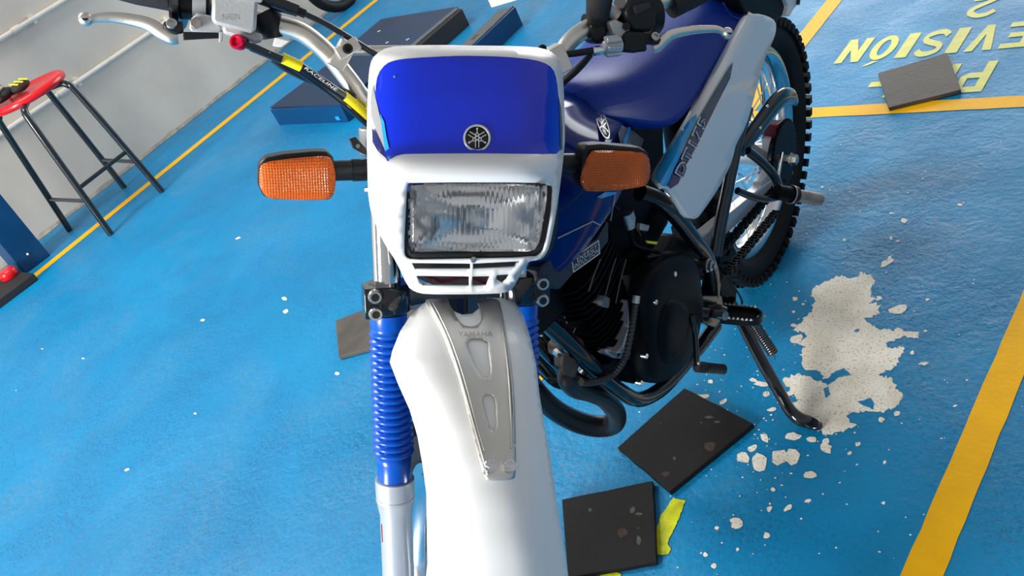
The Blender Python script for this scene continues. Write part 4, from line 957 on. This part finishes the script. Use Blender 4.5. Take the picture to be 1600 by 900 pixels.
# passenger peg and its stay
btube('peg_stay', [(1168,236,.11),(1186,250,.125),(1204,268,.14),(1214,284,.15),(1216,300,.155)], .0095)
btube('peg_stay', [(1152,298,.11),(1172,306,.125),(1196,311,.145),(1214,308,.155)], .0075)
btube('peg_stay', [(1222,240,.11),(1218,262,.13),(1214,290,.15)], .004, smooth=0)
b = MB(); a_, b_ = BY(1214,300,.158), BY(1282,312,.222); ax_ = nrm(b_-a_); L = np.linalg.norm(b_-a_)
b.lathe(a_, ax_, [(0,.016),(L*.36,.016),(L*.36,.0145),(L*.45,.0145)], 20); pp = P_('passenger_peg', b, 'engine')
b = MB(); b.lathe(a_, ax_, [(L*.30,.0185),(L*.36,.0195),(L*.42,.0185)], 20); P_('peg_collar', b, 'black', pp)
b = MB(); b.lathe(a_, ax_, [(L*.42,.0135),(L*.94,.0135),(L*.99,.0128),(L,.0115)], 24); P_('peg_sleeve', b, 'rusty', pp)
b = MB(); b.lathe(a_, ax_, [(L*.305,.0200),(L*.325,.0200)], 20); P_('peg_washer', b, 'silver', pp)

# ---- engine
en = MB()
en.loft([[(x, y, z) for x, z in ((.42,.31),(.50,.27),(.68,.265),(.76,.32),(.79,.42),(.74,.47),(.50,.47),(.42,.40))] for y in (-.045,.06)])
eng = P_('engine', en, 'engine', bevel=.01)
# left cover: two overlapping bulges bounded by the outline seen
def cover(px, y0, y1, name, m='engine', parent=None):
    p = [np.array(q, float) for q in resample(px, 7, 1)]; c = sum(p)/len(p); secs = []
    for k_, yv in ((1.0,y0),(1.0,y1-.014),(.97,y1-.006),(.90,y1-.001),(.70,y1+.003),(.35,y1+.004)):
        base = [BY(u, v, y0) for u, v in p]; cb_ = sum(base)/len(base)
        secs.append([cb_+(q-cb_)*np.array([k_,1,k_])+np.array([0,yv-y0,0]) for q in base])
    t = MB(); t.loft(secs, caps=True); return P_(name, t, m, parent, ang=50)
# outline measured on the cover's base plane
cv = cover([(990,420),(1020,398),(1052,390),(1068,405),(1075,440),(1075,475),(1073,510),(1063,545),(1045,575),(1016,596),(990,594),(984,560),(984,510),(980,460)], .085,.120,'crankcase_cover', parent=eng)
cover([(1036,470),(1050,464),(1064,470),(1072,492),(1070,524),(1056,556),(1038,572),(1026,560),(1024,520),(1028,490)], .118,.130,'inspection_cover', parent=eng)
for p in ((1053,428),(1023,472),(1008,556),(1000,598)):
    b = MB(); b.lathe(BY(*p, .122), (0,1,0), [(-.006,.0050),(.003,.0050),(.004,.0040)], 12); P_('case_screw', b, 'chrome', eng)
# bright bare-metal band beside the cover
t = MB(); t.prism([BY(u, v, .086) for u, v in ((984,470),(992,470),(1000,500),(997,545),(992,556),(966,552),(974,540),(984,510))], (0,-.03,0)); P_('crankcase_flange', t, 'silver', eng, bevel=.003)
t = MB(); t.prism([BY(u, v, .07) for u, v in ((948,546),(962,543),(968,552),(996,556),(996,562),(960,560),(948,553))], (0,-.02,0)); P_('crankcase_flange', t, 'silver', eng, bevel=.003)
# barrel and head with fins: each fin its own piece; barrel leans forward along its axis
c0 = np.array([.765,.0,.44]); bax = nrm((.18,0,1)); xx = nrm(np.cross((0,1,0), bax))
def finplate(k, name, w=.085, l=.085, th=.0032):
    c = c0+bax*k; t = MB(); pts = []
    for i in range(24):
        a = 2*pi*i/24; ca, sa_ = math.cos(a), math.sin(a); e_ = 4; r = (abs(ca)**e_+abs(sa_)**e_)**(-1/e_)
        pts.append(c+xx*l*r*ca+np.array([0,1,0])*w*r*sa_)
    t.prism(pts, bax*th); return P_(name, t, 'engine', eng, smooth=False)
for i in range(9): finplate(.012+i*.0135, 'cooling_fin', .074, .070)
for i in range(6): finplate(.150+i*.0135, 'cooling_fin', .082, .080)
t = MB(); t.lathe(c0-bax*.02, bax, [(0,.056),(.16,.056),(.16,.06),(.245,.06)], 24); P_('cylinder_barrel', t, 'engine', eng)
t = MB(); t.lathe(c0+bax*.22, bax, [(0,.012),(.03,.012),(.03,.008),(.06,.008)], 12); P_('spark_plug', t, 'silver', eng)
# carburettor area clutter
t = MB(); t.tube([(.66,.02,.52),(.60,.03,.53),(.54,.03,.54)], [.028,.032,.036], 16); P_('carburettor', t, 'engine')
t = MB(); t.lathe((.62,.035,.50), (0,0,1), [(-.04,.022),(0,.026),(.06,.024),(.07,.018),(.11,.006)], 18); P_('carburettor_bowl', t, 'engine')
t = MB(); t.tube([BY(978,330,.10), BY(982,342,.10), BY(984,356,.10)], [.012,.012,.008], 14); P_('fuel_tap', t, 'steel')
btube('fuel_line', [(984,352,.09),(990,380,.09),(1010,390,.085),(1036,398,.08),(1044,420,.08),(1030,436,.08)], .0035, 'engine')
btube('vent_line', [(1010,402,.095),(1028,400,.095),(1034,408,.095),(1022,420,.095),(1010,432,.09)], .003, 'black')
btube('control_cable', [(942,300,.05),(968,330,.07),(985,345,.08),(1000,368,.08)], .003, 'black')
yprism([(1002,349),(1016,352),(1013,362),(1001,360)], .07,.08,'silver','throttle_stop')
yprism([(1010,376),(1028,378),(1026,382),(1012,380)], .095,.097,'yellow','warning_sticker', bevel=0)
yprism([(942,470),(946,462),(954,466),(952,482),(942,478)], .07,.09,'liftgrey','connector')
# thin bright edges on the radiator-side wiring
for a, b_ in (((938,405),(920,455)), ((962,404),(946,462)), ((978,405),(962,474))):
    btube('wire', [(*a,.085), ((a[0]+b_[0])/2-1,(a[1]+b_[1])/2,.085), (*b_,.085)], .0012, 'skin_sat', smooth=2, n=8)
# corrugated loom
lp_ = [BY(u, v, y) for u, v, y in ((994,470,.10),(990,496,.10),(986,520,.10),(980,548,.098),(972,568,.094),(958,585,.085),(940,594,.075),(920,598,.065),(908,597,.06))]
lp2, _ = catmull(lp_, [0]*len(lp_), 16); t = MB(); R_ = [.0062 if i % 4 < 2 else .0050 for i in range(len(lp2))]
t.tube(lp2, R_, 12); P_('corrugated_loom', t, 'loom', smooth=False)
b = MB(); b.tube([BY(995,462,.10), BY(993,474,.10)], .007, 12); P_('loom_collar', b, 'silver')
# exhaust
ex = [(884,548,.02,.016),(888,566,.03,.019),(886,590,.035,.022),(890,612,.035,.026),(908,630,.035,.029),(935,640,.035,.031),(955,652,.03,.032),(962,668,.01,.032),(945,668,-.03,.031),(915,655,-.06,.030),(885,632,-.085,.030),(858,604,-.10,.030),(840,575,-.11,.030),(815,520,-.12,.030),(790,450,-.13,.030)]
exq = [(884,552,.02,.014),(888,570,.025,.016),(887,590,.03,.018),(897,606,.03,.017),(920,614,.03,.0155),(944,624,.028,.0165),(962,644,.015,.019),(958,662,-.02,.021),(934,666,-.05,.022),(902,659,-.075,.022),(868,641,-.095,.021),(842,616,-.11,.020),(820,584,-.12,.020),(790,510,-.13,.020)]
t = MB(); t.tube([BY(u, v, y) for u, v, y, r in exq], [r for *_, r in exq], 22, smooth=6); xo = P_('exhaust_pipe', t, 'pipe', ang=80)
b = MB(); b.lathe(BY(884,540,.02), nrm(BY(886,575,.02)-BY(884,548,.02)), [(-.012,.022),(-.004,.030),(.006,.030),(.008,.021),(.03,.021)], 22); P_('exhaust_flange', b, 'burnt', xo)
yprism([(882,556),(902,560),(906,572),(898,590),(884,586),(880,572)], .045,.052,'burnt','exhaust_heat_mark', xo)
for p in ((871,552),(873,534)):
    b = MB(); b.lathe(BY(*p, .03), nrm((.6,.8,.3)), [(-.008,.006),(.005,.006),(.006,.004)], 6); P_('flange_nut', b, 'chrome', xo)
btube('exhaust_lug', [(858,592,-.02),(872,594,.0),(884,596,.02)], .0045, 'engine')
# finned wires between fork and engine
for a, b_ in (((864,492),(868,505)), ((882,495),(886,505)), ((905,496),(896,520))):
    btube('wire', [(*a,.03), ((a[0]+b_[0])/2+1,(a[1]+b_[1])/2,.03), (*b_,.03)], .0012, 'skin_sat', smooth=2, n=8)
for p in ((836,504),(864,492),(886,496),(846,524),(833,556)):
    b = MB(); b.ball(BY(*p, .02), .0028, 8); P_('small_screw', b, 'chrome')
# behind: dark filler block added to keep daylight out between tank and engine
t = MB(); t.loft([[(x, y, z) for x, z in ((.50,.52),(.96,.62),(1.02,.78),(.55,.77),(.44,.70))] for y in (-.07,.045)]); P_('gap_filler', t, 'engine', bevel=.01)
# gear shifter
btube('gear_shift', [(1080,492,.13),(1086,520,.135),(1088,550,.14),(1089,572,.145)], .0052)
b = MB(); a_, b_ = BY(1088,573,.145), BY(1131,577,.178); ax_ = nrm(b_-a_); L = np.linalg.norm(b_-a_); prof = [(0,.0105),(L*.3,.0105),(L*.32,.0098)]
for i in range(8): z = L*(.34+i*.08); prof += [(z,.0082),(z+L*.02,.0098),(z+L*.055,.0098)]
prof += [(L,.0098)]
b.lathe(a_, ax_, prof, 18); P_('shift_toe_rubber', b, 'matte')
b = MB(); b.lathe(BY(1091,567,.152), (0,1,0), [(0,.004),(.003,.004)], 12); P_('shift_bolt', b, 'rusty')
# rider footpeg with teeth
def pegw(u, v, y): return BY(u, v, y)
pg = MB(); a_, b_ = BY(1128,489,.125), BY(1182,494,.192); ax_ = nrm(b_-a_); sidev = nrm(np.array([1,0,.0])-ax_*ax_[0]); upv = np.cross(sidev, ax_); upv = upv if upv[2] > 0 else -upv
def pgp(t, s, h): return a_+(b_-a_)*t+sidev*s+upv*h
for s in (-1,1): pg.loft([[pgp(t, s*w, h) for w, h in ((.017,-.010),(.021,-.010),(.021,.006),(.017,.006))] for t in (0,.88)])
n = 10; arc = [(math.cos(-pi/2+pi*i/n), math.sin(-pi/2+pi*i/n)) for i in range(n+1)]
pg.loft([[pgp(.88+.30*c_, .019*s_, h)+0*ax_ for h in (-.010,.006)] + [pgp(.88+.22*c_, .015*s_, h) for h in (.006,-.010)] for c_, s_ in arc])
pg.loft([[pgp(t, w, h) for w, h in ((-.017,-.008),(.017,-.008),(.017,-.003),(-.017,-.003))] for t in (0,1.0)])
pgo = P_('footpeg', pg, 'black', bevel=.001)
for t in range(8):
    for s in (-1,1):
        b = MB(); c = pgp(t/8+.04, s*.019, .006); b.add([c+ax_*.003+sidev*.002, c-ax_*.003+sidev*.002, c-ax_*.003-sidev*.002, c+ax_*.003-sidev*.002, c+upv*.005], [(0,1,4),(1,2,4),(2,3,4),(3,0,4),(3,2,1,0)]); P_('peg_tooth', b, 'steel', pgo, smooth=False)
b = MB(); b.lathe(BY(1130,493,.14), (0.3,1,.3), [(-.02,.009),(.006,.009),(.006,.006)], 14); P_('footpeg_pin', b, 'steel')
btube('footpeg_mount', [(1112,488,.10),(1122,486,.115),(1134,490,.13)], .014)
# kickstand: pivot, leg with foot, spring
pv = BY(1163,512,.115); ft = np.array([.540,.292,.060]); kn = BY(1222,616,.22)
ks = MB(); ks.tube([BY(1160,505,.12), BY(1180,545,.155), BY(1200,582,.19), BY(1219,615,.222), BY(1234,641,.252), BY(1250,655,.275), BY(1266,660,.292)], [.0135,.013,.013,.013,.013,.014,.014], 14, smooth=4)
kso = P_('kickstand', ks, 'gloss', ang=70)
wz = BR.T@np.array([0,0,1.]); fc = BR.T@(G(1268,661,.006)-BPOS); hx = nrm(BR.T@(G(1288,668,.006)-G(1250,650,.006))); hy = np.cross(wz, hx)
pf = []
for i in range(20):
    a = 2*pi*i/20; pf.append(fc-wz*.0045+hx*.026*math.cos(a)+hy*.014*math.sin(a))
ff = MB(); ff.prism(pf, wz*.010); P_('kickstand_foot', ff, 'gloss', kso, bevel=.003)
btube('kickstand_lug', [(1140,470,.10),(1152,492,.11),(1164,512,.12)], .013)
# spring
sprA, sprB = BY(1180,508,.165), BY(1209,553,.215); ax_ = nrm(sprB-sprA); L = np.linalg.norm(sprB-sprA); x_ = nrm(np.cross(ax_, (0,0,1))); y_ = np.cross(ax_, x_)
turns = 14; t = MB(); t.tube([sprA+ax_*L*i/(turns*10)+.0100*(math.cos(2*pi*i/10)*x_+math.sin(2*pi*i/10)*y_) for i in range(turns*10+1)], .0019, 6, caps=False); P_('kickstand_spring', t, 'springs', kso)
t = MB(); t.tube([sprB, BY(1212,562,.21)], .0016, 6); P_('spring_hook', t, 'steel', kso)
# side cover detail: clutch/gear cable sleeves near kickstand
btube('brake_switch_cable', [(1124,438,.10),(1134,432,.11),(1146,446,.12),(1158,466,.12),(1160,478,.12)], .0022, 'black')
yprism([(1124,434),(1140,434),(1152,452),(1150,480),(1140,492),(1128,470)], .05,.09,'engine','lower_bracket', bevel=.003)

# ================================================================ STOOL by the wall
SX, SY = -5.02, 1.755
stool = empty('bar_stool', (SX, SY, 0)); tag(stool, 'red-seated bar stool with black tube legs against the grey wall', 'stool')
def SO(name, mb, m, **k): return obj(name, mb, m, stool, **k)
SZ = .735
feet = [(-5.257,1.569),(-4.747,1.565),(-5.288,1.966),(-4.79,1.933)]
for fx, fy in feet:
    dx, dy = fx-SX, fy-SY
    t = MB(); t.tube([(dx*.35,dy*.35,SZ-.03), (dx*.62,dy*.62,SZ-.035), (dx*.72,dy*.72,SZ-.06), (dx*.78,dy*.78,SZ-.12), (dx,dy,.004)], .0165, 14, smooth=4); SO('leg', t, 'stoolk')
def lp3(i, z):
    dx, dy = feet[i][0]-SX, feet[i][1]-SY; k_ = .78+(1-.78)*(1-(z/(SZ-.12))); return np.array([dx*k_, dy*k_, z])
for i, j, z in ((0,1,.20),(2,3,.20),(1,3,.27)):
    t = MB(); t.tube([lp3(i, z), lp3(j, z)], .0105, 12); SO('stretcher', t, 'stoolk')
t = MB(); t.lathe((0,0,SZ-.032), (0,0,1), [(0,.05),(0,.185),(.006,.197),(.018,.202),(.032,.198),(.040,.188),(.036,.176),(.030,.165),(.027,.10),(.026,.001)], 48); SO('seat', t, 'red', ang=60)
t = MB(); t.tube([(-.16,-.03,SZ+.01), (-.19,-.03,SZ+.08), (-.205,-.03,SZ+.30)], .012, 12, flat=((0,1,0),.6)); SO('back_post', t, 'stoolk')
t = MB(); t.loft([[(-.20+dx+.02*math.cos(a*3)-.02, -.03+.16*math.sin(a), SZ+.24+dz) for dx, dz in ((0,0),(.012,0),(.012,.12),(0,.12))] for a in [(-.9+1.8*i/10) for i in range(11)]]); SO('backrest', t, 'red', bevel=.004)
t = MB(); t.prism([(-.12,-.05,SZ+.004),(-.05,.0,SZ+.004),(-.06,.03,SZ+.004),(-.15,.02,SZ+.004)], (0,0,.01)); SO('back_bracket', t, 'stoolk')
# work gloves lying on the seat
gl_ = empty('work_gloves', (-5.06,1.65,SZ+.008)); tag(gl_, 'black work gloves with yellow stripes lying on the red stool seat', 'gloves')
t = MB(); t.ball((0,0,.03), .06, 16, (1.1,1.2,.5)); o = obj('glove_body', t, 'matte', gl_)
t = MB(); t.ball((.05,.09,.026), .035, 14, (1.2,1.5,.7)); obj('glove_cuff', t, 'matte', gl_)
for i in range(3):
    t = MB(); t.box((.065+.004*i,.065+.026*i,.050), (.050,.009,.006), rot('z', .5)@rot('y', .35)); obj('yellow_stripe', t, 'yellow', gl_, bevel=.002)
t = MB(); t.tube([(.08,-.05,.02),(.05,-.01,.055),(.03,.03,.062),(-.0,.02,.062),(.0,-.04,.055),(.06,-.10,.015)], .004, 8, smooth=5, closed=True); M['cord'] = mat('olive_cord', (.25,.26,.16), .6); obj('wrist_cord', t, 'cord', gl_)

# ================================================================ BLUE POST, red pad
post = MB(); post.prism([(0,0,0),(.16,0,0),(.16,.155,0),(0,.155,0)], (0,0,2.6))
po = obj('lift_post', post, 'liftblue', bevel=.004); po.location = (-5.275,1.215,0); tag(po, 'dark blue square steel post standing on the floor at the left edge', 'post')
b = MB(); b.ball((.162,.07,.075), .006, 8); obj('paint_nick', b, 'white', po)
bs = MB(); bs.prism([(-.12,-.25,0),(.17,-.24,0),(.18,-.01,0),(-.12,-.01,0)], (0,0,.04)); bo = obj('pad_base', bs, 'matte', bevel=.006); bo.location = (-5.08,1.205,0)
tag(bo, 'low black base plate in front of the dark blue post', 'base')
rp_ = MB(); rp_.lathe((0,0,0), (0,0,1), [(0,.040),(.004,.046),(.035,.046),(.044,.040),(.047,.028),(.047,.001)], 28)
ro = obj('rubber_pad', rp_, 'red', ang=60); c = G(13,428,.06); ro.location = (c[0], c[1], .0405); tag(ro, 'red round rubber pad on the black base at the left edge', 'pad')

# ================================================================ LIFT PLATFORM, beam, distant things
pf_ = empty('lift_platform', (-4.14,2.55,0)); tag(pf_, 'low dark blue steel platform on the floor behind the handlebar', 'platform')
t = MB(); t.prism([(-.315,.0,0),(.325,-.025,0),(.30,.95,0),(-.36,.98,0),(-.30,.45,0)], (0,0,.094)); obj('platform_body', t, 'liftblue', pf_, bevel=.003)
t = MB(); t.prism([(-.33,.018,.094),(.335,-.03,.094),(.31,.96,.094),(-.37,.99,.094),(-.31,.45,.094)], (0,0,.006)); obj('top_plate', t, 'lifttop', pf_, bevel=.001)
t = MB(); t.prism([(.315,.45,.0),(.40,.45,.0),(.37,.93,.0),(.305,.95,.0)], (0,0,.095)); obj('rubber_edge', t, 'matte', pf_, bevel=.003)
t = MB(); t.prism([(.318,.45,.095),(.36,.45,.095),(.345,.93,.095),(.306,.95,.095)], (0,0,.006)); obj('edge_strip', t, 'liftgrey', pf_)
for p in ((.27,.12),(.22,.62),(.05,.62),(-.2,.80)):
    b = MB(); b.ball((p[0],p[1],.102), .010, 10, (1,1,.4)); obj('rivet', b, 'chrome', pf_)
b = MB(); b.box((.26,-.028,.028), (.03,.004,.02)); obj('sticker', b, 'cyan', pf_)
bm_ = empty('steel_beam', (-3.24,2.90,0)); tag(bm_, 'dark blue steel channel beam lying right of the platform', 'beam')
t = MB(); t.prism([(-.075,-.25,0),(.012,-.25,0),(-.055,.47,0),(-.125,.46,0)], (0,0,.10)); obj('beam_body', t, 'liftblue', bm_, bevel=.003)
t = MB(); t.prism([(-.085,-.25,.10),(.002,-.25,.10),(-.065,.47,.10),(-.145,.45,.10)], (0,0,.005)); obj('top_flange', t, 'liftgrey', bm_)
b = MB(); b.prism([(-.09,.14,.105),(-.07,.14,.105),(-.075,.19,.105),(-.095,.19,.105)], (0,0,.001)); obj('slot', b, 'emb_k', bm_)
b = MB(); b.lathe((-.03,.02,.02), (1,.1,0), [(0,.02),(.03,.02),(.03,.012),(.05,.012)], 12); obj('beam_bolt', b, 'liftgrey', bm_)
c = G(800,-4,0); pb = MB(); R0 = rot('z', .25); pb.box((0,0,.03), (.34,.28,.06), R0); o = obj('white_box', pb, 'pvc', bevel=.003); o.location = (c[0]+.05, c[1]+.08, 0); tag(o, 'pale flat box on the blue floor at the top edge', 'box')
# another motorcycle's wheel standing by the wall at the top edge
wc = G(541,12,.0); ow = empty('spare_wheel', (wc[0]+.03, wc[1], 0)); ow.rotation_euler = (0,0,1.67); print('WHEEL', wc); tag(ow, 'grey wheel with black tyre at the top edge by the wall', 'wheel')
t = MB(); n_ = 40; t.tube([(.27*math.cos(2*pi*i/n_), .0, .30+.27*math.sin(2*pi*i/n_)) for i in range(n_)], .035, 12, closed=True); obj('tyre', t, 'tyre', ow)
t = MB(); t.tube([(.22*math.cos(2*pi*i/n_), .0, .30+.22*math.sin(2*pi*i/n_)) for i in range(n_)], .018, 10, closed=True); obj('rim', t, 'silver', ow)
t = MB()
for i in range(5): a = 2*pi*i/5; t.tube([(.03*math.cos(a),0,.30+.03*math.sin(a)), (.21*math.cos(a),0,.30+.21*math.sin(a))], .014, 8)
t.lathe((0,-.04,.30), (0,1,0), [(0,.035),(.08,.035)], 14); obj('spokes', t, 'silver', ow)
bpy.context.view_layer.update()
